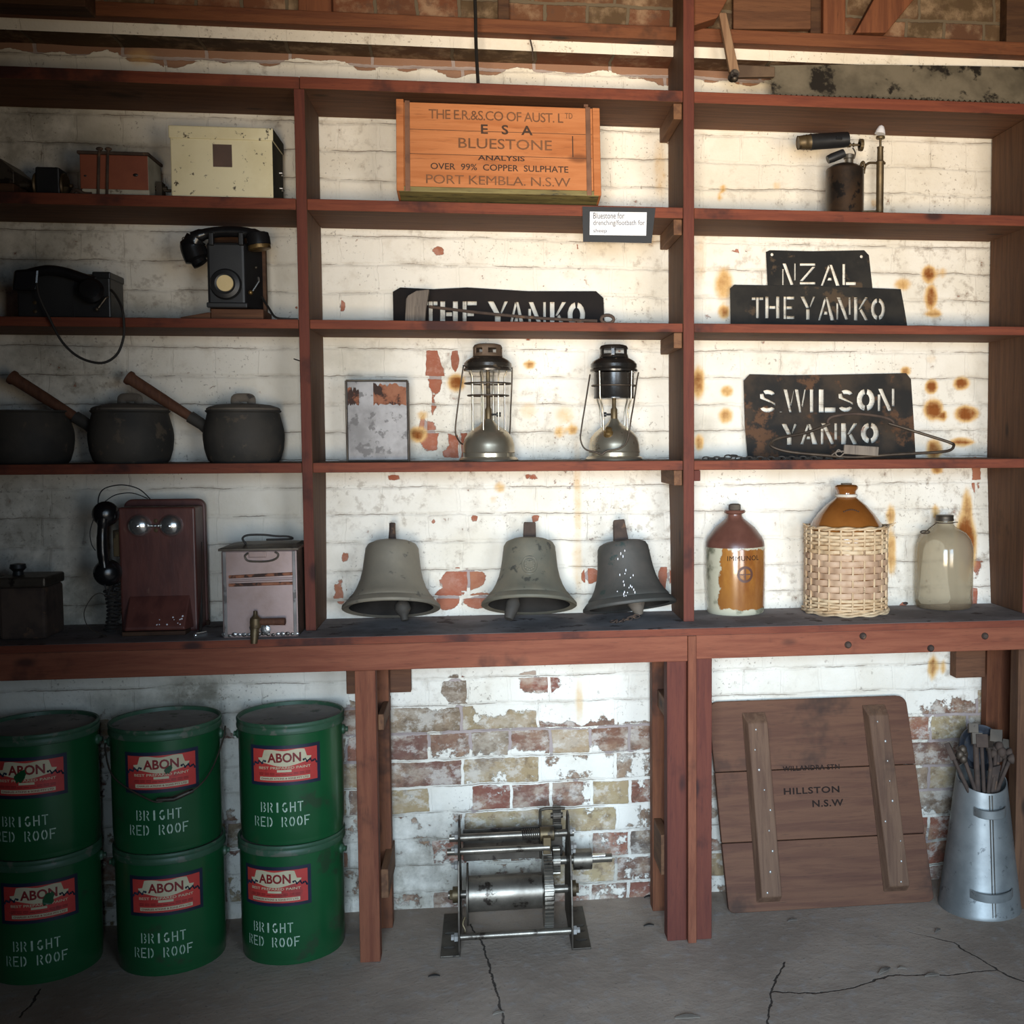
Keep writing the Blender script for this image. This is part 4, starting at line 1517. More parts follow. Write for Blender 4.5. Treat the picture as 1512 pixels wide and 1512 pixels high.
def card():
    Y = -.006
    B = at(913, 331, Y)
    L = local(B)
    t = thing('caption_card', 'black card with a white printed caption, pinned to the shelf edge below the crate', 'card', B)
    mb = MB()
    q = [L(860, 305, Y), L(968, 307, Y), L(962, 359, Y-.006), L(861, 357, Y-.006)]
    d = Vector((0, .0012, 0))
    mb.hexa([q[3], q[2], q[2]+d, q[3]+d, q[0], q[1], q[1]+d, q[0]+d])
    mb.build('backing', BLACKCARD, t)
    mb = MB()
    q = [L(871, 312.5, Y-.002), L(955, 313.5, Y-.002), L(954, 348, Y-.006), L(870.5, 347, Y-.006)]
    d = Vector((0, -.0006, 0))
    mb.hexa([q[3]+d, q[2]+d, q[2], q[3], q[0]+d, q[1]+d, q[1], q[0]])
    mb.build('paper', PAPER, t)
    mb = MB()
    for s, x0, y0, x1, y1 in (('Bluestone for', 876, 314, 922, 323), ('drenching/footbath for', 876, 325, 952, 335), ('sheep', 876, 338, 896, 345)):
        fn = lambda u, v: L(u, v, Y-.002-.004*(v-312)/35)+Vector((0, -.0014, 0))
        add_text(mb, s, x0, y1, x1, y0, fn, 0.0)
    mb.build('caption', PRINT, t)


card()


def sheet(name, label, cat, outline, letters, Y0, Y1, zref, mt, sw=.26, holes=(), group=None, bow=0.0):
    """leaning sheet-metal stencil: outline and letter boxes given in picture units, Y0 at the foot, Y1 at the top"""
    py0 = max(p[1] for p in outline)
    py1 = min(p[1] for p in outline)
    cx = sum(p[0] for p in outline)/len(outline)
    B = at(cx, py0, Y0)
    yy = lambda py: Y0+(Y1-Y0)*(py0-py)/(py0-py1)
    S = 530.0
    ol = [(a/S, -b/S) for a, b in outline]
    hs = []
    for ch, x0, y0, x1, y1 in letters:
        for poly in stencil(ch, sw):
            hs.append([((x0+(x1-x0)*u)/S, -(y1+(y0-y1)*v)/S) for u, v in poly])
    for x, y, r in holes:
        hs.append([((x+r*math.cos(k*PI/5))/S, -(y+r*math.sin(k*PI/5))/S) for k in range(10)])
    lift = zref-B.z

    def fn(u, v, tt):
        p = at(u*S, -v*S, yy(-v*S))-B
        return Vector((p.x, p.y-tt+bow*math.sin((u*S-cx)/60), p.z+lift))
    mb = plate(ol, hs, .0016, fn)
    o = mb.build(name, mt)
    o.location = (B.x, B.y, zref)
    for v in o.data.vertices:
        v.co.z -= lift
    o.location.z = B.z
    tag(o, label, cat, group)
    return o


yk = sheet('stencil_plate', 'black stencil plate with one row of letters behind the iron rod, middle bay', 'stencil sign',
           [(580, 431), (591, 424.5), (640, 427), (690, 424.5), (780, 430), (880, 430), (891, 440), (893, 486), (581, 484)],
           [('T', 626, 445, 646, 483), ('H', 650, 445, 676, 483), ('E', 683, 445, 704, 483), ('Y', 720, 445, 750, 484), ('A', 751, 446, 775, 484), ('N', 780, 446, 806, 484), ('K', 812, 446, 836, 484), ('O', 838, 446, 864, 484)],
           .222, .244, SZ[2], PLATEB, .28)


def rod():
    Y = .02
    B = Vector((at(760, 470, Y).x, Y, SZ[2]))
    L = local(B)
    t = thing('hooked_rod', 'long thin iron rod with a hooked eye, propped in front of the middle stencil plate', 'iron rod', B)
    mb = MB()
    mb.tube(spline([L(634, 453, .12), L(660, 456, .10), L(720, 463, .06), L(800, 470, .03), L(882, 474, .012)], 4), .0042, 8)
    mb.build('bar', RUSTIRON, t, smooth=50)
    mb = MB()
    c = L(897, 472, .012)
    mb.tube([c+Vector((.017*math.cos(a), 0, .011*math.sin(a)+.001)) for a in [i*PI/7 for i in range(14)]], .0045, 8, closed=True)
    mb.build('eye', RUSTIRON, t, smooth=50)
    B2 = Vector((at(615, 470, .13).x, .13, SZ[2]))
    L2 = local(B2)
    mb = MB()
    q = [L2(598, 482, .13), L2(628, 482, .13), L2(629, 460, .13), L2(634, 428, .13), L2(615, 430, .13), L2(603, 437, .13), L2(600, 442, .13)]
    mb.prism([(p.x, max(p.z, 0)) for p in q], -.012, .012)
    for x in (.0, .009):
        mb.box(x-.004, x+.001, -.0135, .0, .005, .05)
    o = mb.build('wood_offcut', GREYWOOD, bevel=.002)
    o.location = B2
    tag(o, 'grey weathered split wood offcut leaning on the left end of the middle stencil plate', 'wood')


rod()


def grey_tin():
    Y = .10
    B = Vector((at(513, 682, Y).x, Y, SZ[3]))
    L = local(B)
    t = thing('flat_tin', 'upright grey tin with rusty stained top band, alone left of the lanterns', 'tin', B)
    W, H = L(603, 640, Y).x, L(557, 562, Y).z
    mb = MB()
    mb.box(0, W, 0, .07, 0, H)
    mb.build('body', GREY, t, bevel=.004)
    mb = MB()
    for a, b in (((0, -.001, .002), (0, -.001, H)), ((W, -.001, .002), (W, -.001, H)), ((0, -.001, H), (W, -.001, H)), ((0, -.001, .003), (W, -.001, .003))):
        mb.cyl(a, b, .0025, seg=8)
    mb.build('rolled_edge', STEELD, t, smooth=50)
    # ragged remains of a rusty label
    mb = MB()
    rr = random.Random(5)
    z0 = L(557, 597, Y).z
    for xa, xb, h0, h1 in ((.004, .034, z0, z0+.042), (.072, W-.004, z0, z0+.052)):
        n = 14
        top = [(xa+(xb-xa)*i/n, h1+rr.uniform(-.008, .006)) for i in range(n+1)]
        bot = [(xa+(xb-xa)*i/n, h0+rr.uniform(-.004, .004)) for i in range(n, -1, -1)]
        mb.prism(bot[::-1]+top[::-1], -.0012, .0005)
    mb.build('rust_patch', RUST, t)


grey_tin()


def lantern(cx, kind):
    Y = .12
    B = Vector((cx, Y, SZ[3]))
    lab = ('nickel pressure lantern without glass, with rusty brown cap and open wire cage' if kind == 0 else 'nickel pressure lantern with a dark shiny chimney and bail handle hanging in front')
    t = thing('pressure_lantern', lab, 'lantern', B)
    mb = MB()
    mb.lathe([(.060, 0), (.080, .0), (.081, .004), (.078, .009), (.0715, .012), (.0715, .022), (.073, .024), (.0715, .027), (.0705, .045), (.066, .062), (.055, .078), (.040, .090), (.026, .098), (.016, .108), (.011, .116)], 56)
    mb.build('fuel_tank', NICKEL, t, smooth=30)
    mb = MB()
    mb.lathe([(.0095, .114), (.0095, .142), (.006, .148), (.0055, .245)], 18)
    mb.build('burner_tube', BRASSD, t, smooth=40)
    mb = MB()
    s = 1 if kind == 0 else -1
    mb.cyl((s*.008, 0, .128), (s*.03, -.003, .128), .003, seg=8)
    mb.cyl((s*.022, -.003, .128), (s*.034, -.003, .128), .0065, seg=12)
    mb.build('control_knob', BLACK, t, smooth=40)
    hood = RUSTCAP if kind == 0 else DARKENAM
    mb = MB()
    mb.lathe([(.058, .246), (.066, .247), (.0665, .252), (.063, .256), (.065, .260), (.0645, .268), (.058, .276), (.044, .284), (.040, .286)], 48)
    h = mb.build('hood', DARKENAM if kind == 0 else DARKENAM, t, smooth=30)
    mb = MB()
    mb.lathe([(.041, .2865), (.0395, .292), (.038, .296)], 40, cap0=False, cap1=False)
    mb.lathe([(.040, .309), (.0395, .313), (.036, .3185), (.028, .321), (.004, .322)], 40)
    for k in range(6):
        a = k*PI/3+.35
        M = Matrix.Rotation(a, 4, 'Z')
        mb.box(.036, .0395, -.008 if kind == 0 else -.004, .008 if kind == 0 else .004, .29, .312, M)
    mb.build('hood_cap', hood, h, smooth=30)
    # cage
    if kind == 0:
        mb = MB()
        for z, r in ((.213, .064), (.180, .056)):
            mb.tube([(r*math.cos(a), r*math.sin(a), z) for a in [i*2*PI/40 for i in range(40)]], .0022, 8, closed=True)
        mb.build('cage_ring', WIRE, t, smooth=50)
        for a in (-140, -105, -60, -35, 35, 75, 110, 145):
            a = R(a)
            c, s_ = math.cos(a), math.sin(a)
            mb = MB()
            mb.tube([(.063*c, .063*s_, .248), (.0555*c, .0555*s_, .232), (.0545*c, .0545*s_, .18), (.0545*c, .0545*s_, .085)], .0021, 8)
            mb.build('cage_wire', NICKEL, t, smooth=50)
    else:
        mb = MB()
        mb.lathe([(.052, .172), (.0565, .172), (.0570, .176), (.0562, .178), (.0562, .243), (.052, .243)], 48)
        mb.build('chimney', DARKENAM, t, smooth=30)
        mb = MB()
        mb.tube([(.062*math.cos(a), .062*math.sin(a), .208) for a in [i*2*PI/40 for i in range(40)]], .002, 8, closed=True)
        mb.build('cage_ring', WIRE, t, smooth=50)
        for a in (-135, -45, 45, 135):
            a = R(a)
            c, s_ = math.cos(a), math.sin(a)
            mb = MB()
            mb.tube(spline([(.063*c, .063*s_, .247), (.0615*c, .0615*s_, .20), (.060*c, .060*s_, .170), (.050*c, .050*s_, .14), (.046*c, .046*s_, .083)], 4), .0024, 8)
            mb.build('cage_wire', NICKEL, t, smooth=50)
    if kind == 0:
        pts = [(-.066, -.01, .262), (-.068, -.014, .25), (-.074, -.012, .21), (-.086, .0, .13), (-.091, .01, .085), (-.086, .02, .063), (-.07, .04, .045), (-.03, .075, .036), (.02, .078, .036), (.055, .05, .06), (.062, .02, .15), (.066, .004, .235), (.066, .002, .258)]
    else:
        pts = [(-.068, -.012, .238), (-.082, -.045, .17), (-.098, -.068, .085), (-.100, -.075, .055), (-.088, -.082, .032), (-.06, -.088, .024), (-.044, -.09, .018), (-.03, -.09, .027), (.01, -.088, .036), (.028, -.082, .06), (.040, -.070, .12), (.052, -.045, .17), (.062, -.02, .22), (.068, -.012, .245)]
    mb = MB()
    mb.tube(spline(pts, 5), .0022, 8)
    mb.build('bail_handle', WIRE, t, smooth=50)
    if kind == 1:
        mb = MB()
        M = Matrix.Translation((-.022, -.052, .074)) @ Matrix.Rotation(R(38), 4, 'X')
        mb.lathe([(.013, -.006), (.013, .006), (.009, .009), (.009, .018), (.006, .02)], 20, M)
        mb.build('filler_cap', BRASS, t, smooth=40)
    return t


lantern(at(722, 682, .12).x, 0)
lantern(at(907, 681, .12).x, 1)


# ---- bells on the bench
def bell(px, lab, tilt, roll, mat, kind, sc=1.0, yc=.06, zl=0.0):
    """mouth tipped towards the viewer; the back of the lip and the clapper carry it"""
    B = Vector((at(px, 900, yc).x, yc, BZ))
    t = thing('bronze_bell', lab, 'bell', B, group=None)
    Rm = .131*sc
    M = Matrix.Translation((0, 0, 0)) @ Matrix.Rotation(R(roll), 4, 'Y') @ Matrix.Rotation(R(-tilt), 4, 'X')
    prof = [(.112*sc, .004), (.128*sc, 0), (Rm, .002), (.1305*sc, .008), (.118*sc, .022), (.114*sc, .024), (.1125*sc, .030), (.103*sc, .040), (.093*sc, .058), (.084*sc, .082), (.078*sc, .11), (.0745*sc, .140), (.0735*sc, .152), (.0725*sc, .156), (.0715*sc, .168), (.066*sc, .178), (.054*sc, .184), (.03*sc, .187), (.012, .188)]
    inn = [(.012, .172), (.05*sc, .168), (.064*sc, .15), (.07*sc, .10), (.085*sc, .05), (.112*sc, .004)]
    zoff = Rm*math.sin(R(tilt))
    # lowest lip point touches the bench
    lip = [M @ Vector((Rm*math.cos(a), Rm*math.sin(a), 0)) for a in [i*PI/24 for i in range(48)]]
    dz = -min(p.z for p in lip)+.0005
    M = Matrix.Translation((0, 0, dz)) @ M
    mb = MB()
    mb.lathe(prof[::-1], 64, M, cap0=True, cap1=False)
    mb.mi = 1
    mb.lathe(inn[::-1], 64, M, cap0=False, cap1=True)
    bmesh.ops.remove_doubles(mb.bm, verts=mb.bm.verts, dist=.0002)
    mb.build('bell_body', [mat, IRONIN], t, smooth=30)
    mb = MB()
    if kind == 0:
        mb.lathe([(.0115, .186), (.010, .204), (.0085, .222), (.0085, .241)], 14, M)
    elif kind == 1:
        mb.hexa([M @ Vector(p) for p in ((-.018, -.012, .186), (.018, -.012, .186), (.018, .012, .186), (-.018, .012, .186), (-.0165, -.010, .238), (.0165, -.010, .238), (.0165, .010, .238), (-.0165, .010, .238))])
    else:
        mb.hexa([M @ Vector(p) for p in ((-.024, -.014, .186), (.018, -.014, .186), (.018, .014, .186), (-.024, .014, .186), (-.018, -.012, .248), (.013, -.012, .248), (.013, .012, .248), (-.018, .012, .248))])
    mb.build('headstock', {0: RUSTIRON, 1: RUSTIRON, 2: RUSTIRON}[kind], t, smooth=30, bevel=.003 if kind else 0)
    # clapper hanging from the crown down to the bench
    top = M @ Vector((0, 0, .165))
    if kind == 0:
        e = atz(598, 916, BZ+.014)-B
        dd = (e-top).normalized()
        mb = MB()
        mb.tube([top, e-dd*.045], [.006, .007], 10)
        mb.tube([e-dd*.055, e-dd*.045, e-dd*.03, e-dd*.02, e-dd*.012, e], [.010, .020, .022, .016, .0105, .0095], 18)
    elif kind == 1:
        e = atz(751, 914, BZ+.015)-B
        dd = (e-top).normalized()
        mb = MB()
        mb.tube([top, e-dd*.05], [.008, .012], 10)
        mb.tube([e-dd*.06, e-dd*.045, e-dd*.02, e], [.013, .020, .017, .012], 18)
    else:
        e = atz(944, 908, BZ+.012)-B
        dd = (e-top).normalized()
        mb = MB()
        mb.tube([top, e-dd*.045], [.010, .014], 10)
        mb.tube([e-dd*.05, e-dd*.035, e-dd*.018, e], [.018, .026, .018, .010], 18)
    mb.build('clapper', LIDIRON if kind == 2 else IRON, t, smooth=45)
    if kind == 2:
        e2 = e+Vector((-.01, -.012, -.004))
        n = 8
        for k in range(n):
            u = k/(n-1)
            c = e2.lerp(atz(905, 918, BZ+.005)-B, u)+Vector((0, .008*math.sin(u*7), 0))
            c.z = .005 if u > .15 else .010
            mb = MB()
            a = math.atan2(.01, -.06)+k*.3
            M2 = Matrix.Translation(c) @ Matrix.Rotation(a, 4, 'Z') @ Matrix.Rotation(R(25 if k % 2 else 75), 4, 'X')
            mb.tube([M2 @ Vector((.0095*math.cos(q), .0055*math.sin(q), 0)) for q in [i*PI/6 for i in range(12)]], .0018, 6, closed=True)
            mb.build('chain_link', RUSTIRON, t, smooth=50)
        mb = MB()
        rr = random.Random(8)
        for _ in range(22):
            z = rr.uniform(.02, .15)
            rad = float(np.interp(z, [0, .03, .06, .11, .17], [.131, .1125, .092, .078, .0715]))*sc+.0006
            a = R(rr.gauss(-96, 9))
            p = M @ Vector((rad*math.cos(a), rad*math.sin(a), z))
            mb.ball(p, .0016, 6, (.8, .5, rr.uniform(1, 3)))
        mb.build('droppings', PAPER, t, smooth=50)['kind'] = 'stuff'
    if kind == 1:
        mb = MB()
        for r0 in (.021, .015):
            pts = []
            for i in range(26):
                a = i*2*PI/25
                u, v = r0*math.cos(a), r0*math.sin(a)*1.25
                z = .098+v
                rad = float(np.interp(z, [0, .03, .06, .082, .11, .14], [.131, .1125, .0925, .084, .078, .0745]))+.0002
                an = R(-92)+u/rad
                pts.append(M @ Vector((rad*math.cos(an), rad*math.sin(an), z)))
            mb.tube(pts, .0014, 6)
        for k in range(12):
            a = k*PI/6
            u, v = .010*math.cos(a)*(1+k % 2*.3), .012*math.sin(a)
            z = .098+v
            rad = float(np.interp(z, [0, .03, .06, .082, .11, .14], [.131, .1125, .0925, .084, .078, .0745]))
            an = R(-92)+u/rad
            mb.ball(M @ Vector((rad*math.cos(an), rad*math.sin(an), z)), .0028, 6, (1, .6, 1))
        mb.build('cast_crest', mat, t, smooth=50)
    return t


bell(578, 'dull grey bronze bell with a thin round stub on top, leftmost of the three bells', 19, 0, BRONZE, 0)
bell(781.5, 'greenish bronze bell with a cast round crest on its side, middle of the three', 19, 1.5, BRONZEG, 1)
bell(930, 'dark bronze bell splashed with white droppings and a chain at its mouth, beside the upright', 14, -5, BRONZED, 2, yc=.055)


# black strap hanging from the roof on to the top shelf
mb = MB()
pts = [at(700, -40, .0), at(702, 20, .01), at(703, 70, .015), at(706, 121, .02)]
Bs = Vector((pts[3].x, .02, SZ[0]))
pts[3].z = SZ[0]+.002
mb.tube([p-Bs for p in spline(pts, 4)], .0075, 8, flat=.6)
o = mb.build('strap', STRAPB, smooth=50)
o.location = Bs
tag(o, 'narrow black leather strap hanging down to the top shelf above the crate', 'strap')
mb = MB()
pts = [at(783, 59, .15), at(786, 72, .145), at(787, 90, .15)]
mb.tube([p-pts[2] for p in pts], .0022, 6)
o = mb.build('nail', RUSTIRON, smooth=50)
o.location = pts[2]
tag(o, 'bent rusty nail in the whitewashed ledge right of the hanging strap', 'nail')
mb = MB()
pts = [at(434, 530, .06), at(446, 534, .10)]
mb.tube([p-pts[1] for p in pts], .0016, 6)
o = mb.build('nail', RUSTIRON, smooth=50)
o.location = pts[1]
tag(o, 'thin nail sticking out of the left upright above the saucepans', 'nail')
# ------------------------------------------------------------------ right bay
def blowtorch():
    Y = .10
    B = Vector((at(1247, 311, Y).x, Y, SZ[1]))
    L = local(B)
    t = thing('blowtorch', 'old brass blowtorch with a dark barrel and side pump, on the top shelf right', 'blowtorch', B)
    r = (L(1274, 280, Y).x-L(1220, 280, Y).x)/2
    zt = L(1247, 247, Y).z
    mb = MB()
    mb.lathe([(r*.9, 0), (r*1.03, .001), (r*1.03, .005), (r, .009), (r, zt-.012), (r*.97, zt-.006), (r*.7, zt+.004), (r*.35, zt+.010), (.004, zt+.011)], 40)
    mb.build('tank', weathered('sooty_brass_tank', lin(52, 46, 42), lin(86, 66, 50), lin(40, 36, 34), s=7, rough=.4, metal=.6), t, smooth=30)
    mb = MB()
    mb.lathe([(.012, zt+.008), (.012, zt+.022), (.016, zt+.024), (.016, zt+.034), (.012, zt+.036)], 16, Matrix.Translation((.012, 0, 0)))
    mb.build('valve_body', STEEL, t, smooth=35)
    p0, p1 = L(1178, 211, Y), L(1252, 206, Y)
    d = (p1-p0).normalized()
    ln = (p1-p0).length
    mb = MB()
    k = .022
    mb.tube([p0+d*ln*.24, p0+d*ln*.26, p0+d*ln*.28, p0+d*ln*.9, p0+d*ln], [k*.98, k*1.05, k, k*.98, k*.93], 24)
    mb.build('barrel', BLACK, t, smooth=35)
    mb = MB()
    ks = [.019, .0185, .0195, .0205, .0195, .0215, .0205, .022]
    mb.tube([p0+d*ln*u for u in (0, .02, .10, .12, .15, .17, .2, .25)], ks, 24, cap=False)
    mb.tube([p0+d*ln*u for u in (.01, .15)], [.0165, .0165], 20)
    mb.build('nozzle', BRASSD, t, smooth=35)
    mb = MB()
    q = L(1238, 204, Y-.02)
    mb.box(q.x-.008, q.x+.010, q.y-.004, q.y+.006, q.z-.005, q.z+.005)
    mb.build('air_slot', BAKE, t, bevel=.001)
    mb = MB()
    a, b = L(1222, 236, Y-.012), L(1246, 226, Y-.012)
    mb.tube([a, a.lerp(b, .3), b], [.011, .013, .012], 14)
    mb.build('priming_cup', BLACK, t, smooth=45)
    # needle valve
    a, b = L(1250, 214, Y), L(1269, 214, Y)
    mb = MB()
    mb.cyl(a, b, .0035, seg=10)
    mb.cyl(a, a.lerp(b, .3), .007, seg=10)
    mb.cyl(a.lerp(b, .5), a.lerp(b, .58), .006, seg=10)
    mb.build('needle_valve', BRASSD, t, smooth=40)
    mb = MB()
    for i in range(16):
        an = i*PI/8
        mb.box(0, .009, -.003, .003, .0, .0165, Matrix.Translation(b) @ Matrix.Rotation(an, 4, 'X'))
    mb.build('valve_knob', BRASSD, t, smooth=40)
    mb = MB()
    mb.tube(spline([L(1259, 218, Y), L(1263, 226, Y), L(1261, 234, Y)], 4), .0022, 6)
    mb.build('hook', STEELD, t, smooth=50)
    # pump
    x, zb = L(1299, 300, Y).x, 0
    z1, z2, z3 = L(1299, 242, Y).z, L(1299, 219, Y).z, L(1299, 205, Y).z
    mb = MB()
    mb.lathe([(.0055, 0.0), (.0065, .016), (.0105, .018), (.0105, z1-.003), (.0125, z1), (.0125, z1+.005), (.009, z1+.008), (.0085, z2-.003), (.0095, z2), (.0095, z2+.003), (.005, z2+.004)], 20, Matrix.Translation((x, 0, .001)))
    mb.build('pump_barrel', BRASSD, t, smooth=35)
    mb = MB()
    mb.lathe([(.0035, z2), (.0035, z3), (.012, z3), (.013, z3+.003), (.012, z3+.007), (.003, z3+.008)], 16, Matrix.Translation((x, 0, 0)))
    mb.build('plunger', BRASSD, t, smooth=35)
    mb = MB()
    mb.tube(spline([(r*.9, 0, z1-.012), (r+.008, 0, z1-.004), (r+.02, 0, z1+.002), (x, 0, z1+.002), (x+.015, 0, z1+.002)], 4), .0035, 8)
    mb.tube([(r*.95, 0, .02), (x-.006, 0, .022)], .0035, 8)
    mb.tube(spline([(r+.008, 0, z1-.004), (r+.004, 0, z1-.016), (r+.003, 0, z1-.028)], 3), .003, 8)
    mb.build('bracket', BRASSD, t, smooth=45)
    mb = MB()
    mb.tube(spline([(r*.75, -.01, zt-.004), (r*.85, -.012, zt+.01), (r*.95, -.012, zt+.012), (r, -.012, zt-.002)], 4), .004, 8)
    mb.build('filler_screw', BRASSD, t, smooth=45)


blowtorch()
Bp = at(1298, 199, .16)
mb = MB()
mb.lathe([(.016, -.004), (.013, .006), (.008, .017), (.002, .021)], 9, Matrix.Rotation(R(10), 4, 'Y'))
o = mb.build('wasp_nest', PAPER, smooth=60)
o.location = Vector((Bp.x, .15, SZ[0]-.03-.0215))
tag(o, 'small whitish cone hanging under the shelf right above the pump', 'nest')

sheet('stencil_plate', 'small black stencil plate with a short row of letters, above the wide one', 'stencil sign',
      [(1131, 372), (1137, 369.5), (1200, 371), (1276, 369.5), (1283, 377), (1289, 433), (1134, 433)],
      [('N', 1155, 389, 1175, 421), ('Z', 1181, 389, 1204, 420), ('A', 1212, 391, 1240, 422), ('L', 1244, 390, 1264, 421)],
      .246, .252, SZ[2]+.085, PLATE, .2, holes=[(1140, 376, 2.4), (1272, 379, 2.4)])
sheet('stencil_plate', 'wide black stencil plate with one row of letters, leaning in front of the small plate', 'stencil sign',
      [(1078, 426), (1084, 420.5), (1180, 422), (1250, 424), (1330, 427), (1334, 448), (1340, 484), (1079, 482)],
      [('T', 1110, 439, 1127, 470), ('H', 1130, 438, 1151, 470), ('E', 1157, 438, 1173, 471), ('Y', 1182, 438, 1204, 472), ('A', 1208, 439, 1232, 473), ('N', 1235, 439, 1256, 472), ('K', 1261, 439, 1282, 473), ('O', 1286, 440, 1307, 473)],
      .222, .240, SZ[2], PLATE, .24)
sheet('stencil_plate', 'large rusty black stencil plate with two rows of letters, above the stoneware jars', 'stencil sign',
      [(1098, 562), (1107, 552.5), (1160, 554), (1240, 553), (1338, 551), (1345, 560), (1349, 620), (1352, 677), (1104, 677), (1100, 630)],
      [('S', 1122, 576, 1145, 609), ('.', 1148, 600, 1158, 609), ('W', 1157, 575, 1190, 609), ('I', 1193, 575, 1204, 609), ('L', 1209, 575, 1234, 609), ('S', 1238, 576, 1260, 608), ('O', 1265, 574, 1292, 607), ('N', 1296, 574, 1321, 607),
       ('Y', 1154, 626, 1177, 657), ('A', 1182, 626, 1207, 656), ('N', 1212, 625, 1236, 656), ('K', 1242, 625, 1267, 656), ('O', 1271, 624, 1298, 655)],
      .215, .243, SZ[3], PLATER, .3)


def yoke():
    Y = .05
    B = Vector((at(1270, 676, Y).x, Y, SZ[3]))
    L = local(B)
    t = thing('wire_hanger', 'long bow shaped iron wire frame lying in front of the two row stencil plate', 'wire frame', B)
    mb = MB()
    pts = [L(1225, 626, .09), L(1190, 639, .08), L(1150, 647, .06), L(1139, 654, .05), L(1141, 660, .04), L(1165, 667, .03), L(1215, 672, .03), L(1262, 675, .03), L(1320, 671, .03), L(1380, 668, .03), L(1402, 665, .04), L(1408, 659, .05), L(1404, 654, .06), L(1370, 643, .07), L(1312, 625, .09)]
    for p in pts:
        p.z = max(p.z, .005)
    mb.tube(spline(pts, 5), .0042, 8)
    mb.build('frame', WIRE, t, smooth=50)
    mb = MB()
    pts = [L(1224, 626, .092), L(1222, 622, .09), L(1230, 615, .09), L(1262, 611, .09), L(1300, 615, .09), L(1317, 621, .09), L(1319, 628, .09), L(1312, 625, .092)]
    mb.tube(spline(pts, 4), .004, 8)
    mb.build('grip', RUSTIRON, t, smooth=50)
    # wooden tag tied on with string
    mb = MB()
    q0, q1 = L(1244, 668, .0), L(1297, 662, .0)
    M = Matrix.Translation(L(1271, 665, .005)) @ Matrix.Rotation(R(4), 4, 'Y')
    mb.box(-.05, .05, -.006, .004, -.013, .013, M)
    mb.build('wooden_tag', GREYWOOD, t, bevel=.002)
    mb = MB()
    pts = [L(1243, 668, .0), L(1238, 664, 0), L(1234, 670, 0), L(1240, 674, 0), L(1247, 667, 0), L(1236, 667, 0), L(1228, 672, .01)]
    mb.tube(spline(pts, 4), .0018, 6)
    mb.build('string', GREYWOOD, t, smooth=50)


yoke()


def chain():
    B = Vector((at(1100, 677, .03).x, .03, SZ[3]))
    t = thing('chain', 'black iron chain lying along the front of the shelf, left of the wire frame', 'chain', B)
    x0, x1 = at(1043, 677, .03).x-B.x, at(1240, 677, .03).x-B.x
    n = 26
    for k in range(n):
        x = x0+(x1-x0)*k/(n-1)
        z = .0045
        if k in (4, 5):
            z = .009+.003*(k - 4)
        M = Matrix.Translation((x, .004*math.sin(k*.9), z)) @ Matrix.Rotation(R(8*math.sin(k*1.7)), 4, 'Z') @ Matrix.Rotation(R(20 if k % 2 else 68), 4, 'X')
        mb = MB()
        mb.tube([M @ Vector((.0105*math.cos(a), .0055*math.sin(a), 0)) for a in [i*PI/6 for i in range(12)]], .0021, 6, closed=True)
        mb.build('link', CORD, t, smooth=50)


chain()


def arc_rect(mb, u0, v0, u1, v1, fn, n=14):
    prev = None
    for i in range(n+1):
        u = u0+(u1-u0)*i/n
        p, q = mb.v(fn(u, v0)), mb.v(fn(u, v1))
        if prev:
            mb.f([prev[0], p, q, prev[1]])
        prev = (p, q)


# ---- jars on the bench
def immunol():
    Y = .155
    B = Vector((at(1086, 905, Y).x, Y, BZ))
    t = thing('stoneware_jar', 'amber and cream stoneware jar with black printed name and a ring emblem', 'jar', B, (0, R(-.6), R(-8)))
    r = .0865
    mb = MB()
    mb.lathe([(.01, .0), (r*.93, 0), (r*.96, .004), (r*.965, .012), (r, .10), (r, .185), (r*.99, .192)], 64, cap1=False)
    mb.build('body', STONE, t, smooth=35)
    mb = MB()
    mb.lathe([(r*.99, .1915), (r*.97, .205), (r*.9, .218), (.058, .245), (.034, .265), (.025, .272), (.021, .279), (.021, .284), (.030, .288), (.0315, .292), (.029, .296), (.018, .297)], 56, cap0=False)
    mb.build('shoulder', TERRA, t, smooth=35)
    mb = MB()
    mb.lathe([(.016, .296), (.0175, .299), (.0175, .311), (.012, .314), (.003, .3145)], 16)
    mb.build('stopper', CORK, t, smooth=40)

    def fn(u, v):
        a = R(-90)+u/r
        return Vector(((r+.0011)*math.cos(a), (r+.0011)*math.sin(a), v))
    mb = MB()
    add_text(mb, 'IMMUNOL', -.028, .157, .068, .171, fn, .0, 1.1)
    mb.build('lettering', INKD, t)
    mb = MB()
    cx, cz = .022, .118

    def ring(r0, r1, n=36):
        prev = None
        for i in range(n+1):
            a = i*2*PI/n
            p, q = mb.v(fn(cx+r0*math.cos(a), cz+r0*math.sin(a))), mb.v(fn(cx+r1*math.cos(a), cz+r1*math.sin(a)))
            if prev:
                mb.f([prev[0], prev[1], q, p])
            prev = (p, q)
    ring(.0165, .0235)

    def rect(u0, v0, u1, v1):
        arc_rect(mb, u0, v0, u1, v1, fn, 8)
    rect(cx-.017, cz-.0015, cx+.017, cz+.0015)
    rect(cx-.0015, cz-.017, cx+.0015, cz+.017)
    prev = None
    for i in range(9):
        a = R(180+i*11.25)
        rect(cx+.016*math.cos(a)*.4, cz+.016*math.sin(a)*.5-.002, cx-.001, cz+.016*math.sin(a)*.5) if i % 3 == 0 else None
    mb.build('emblem', weathered('brown_emblem', lin(96, 60, 44), lin(84, 52, 40), rough=.5), t)


immunol()


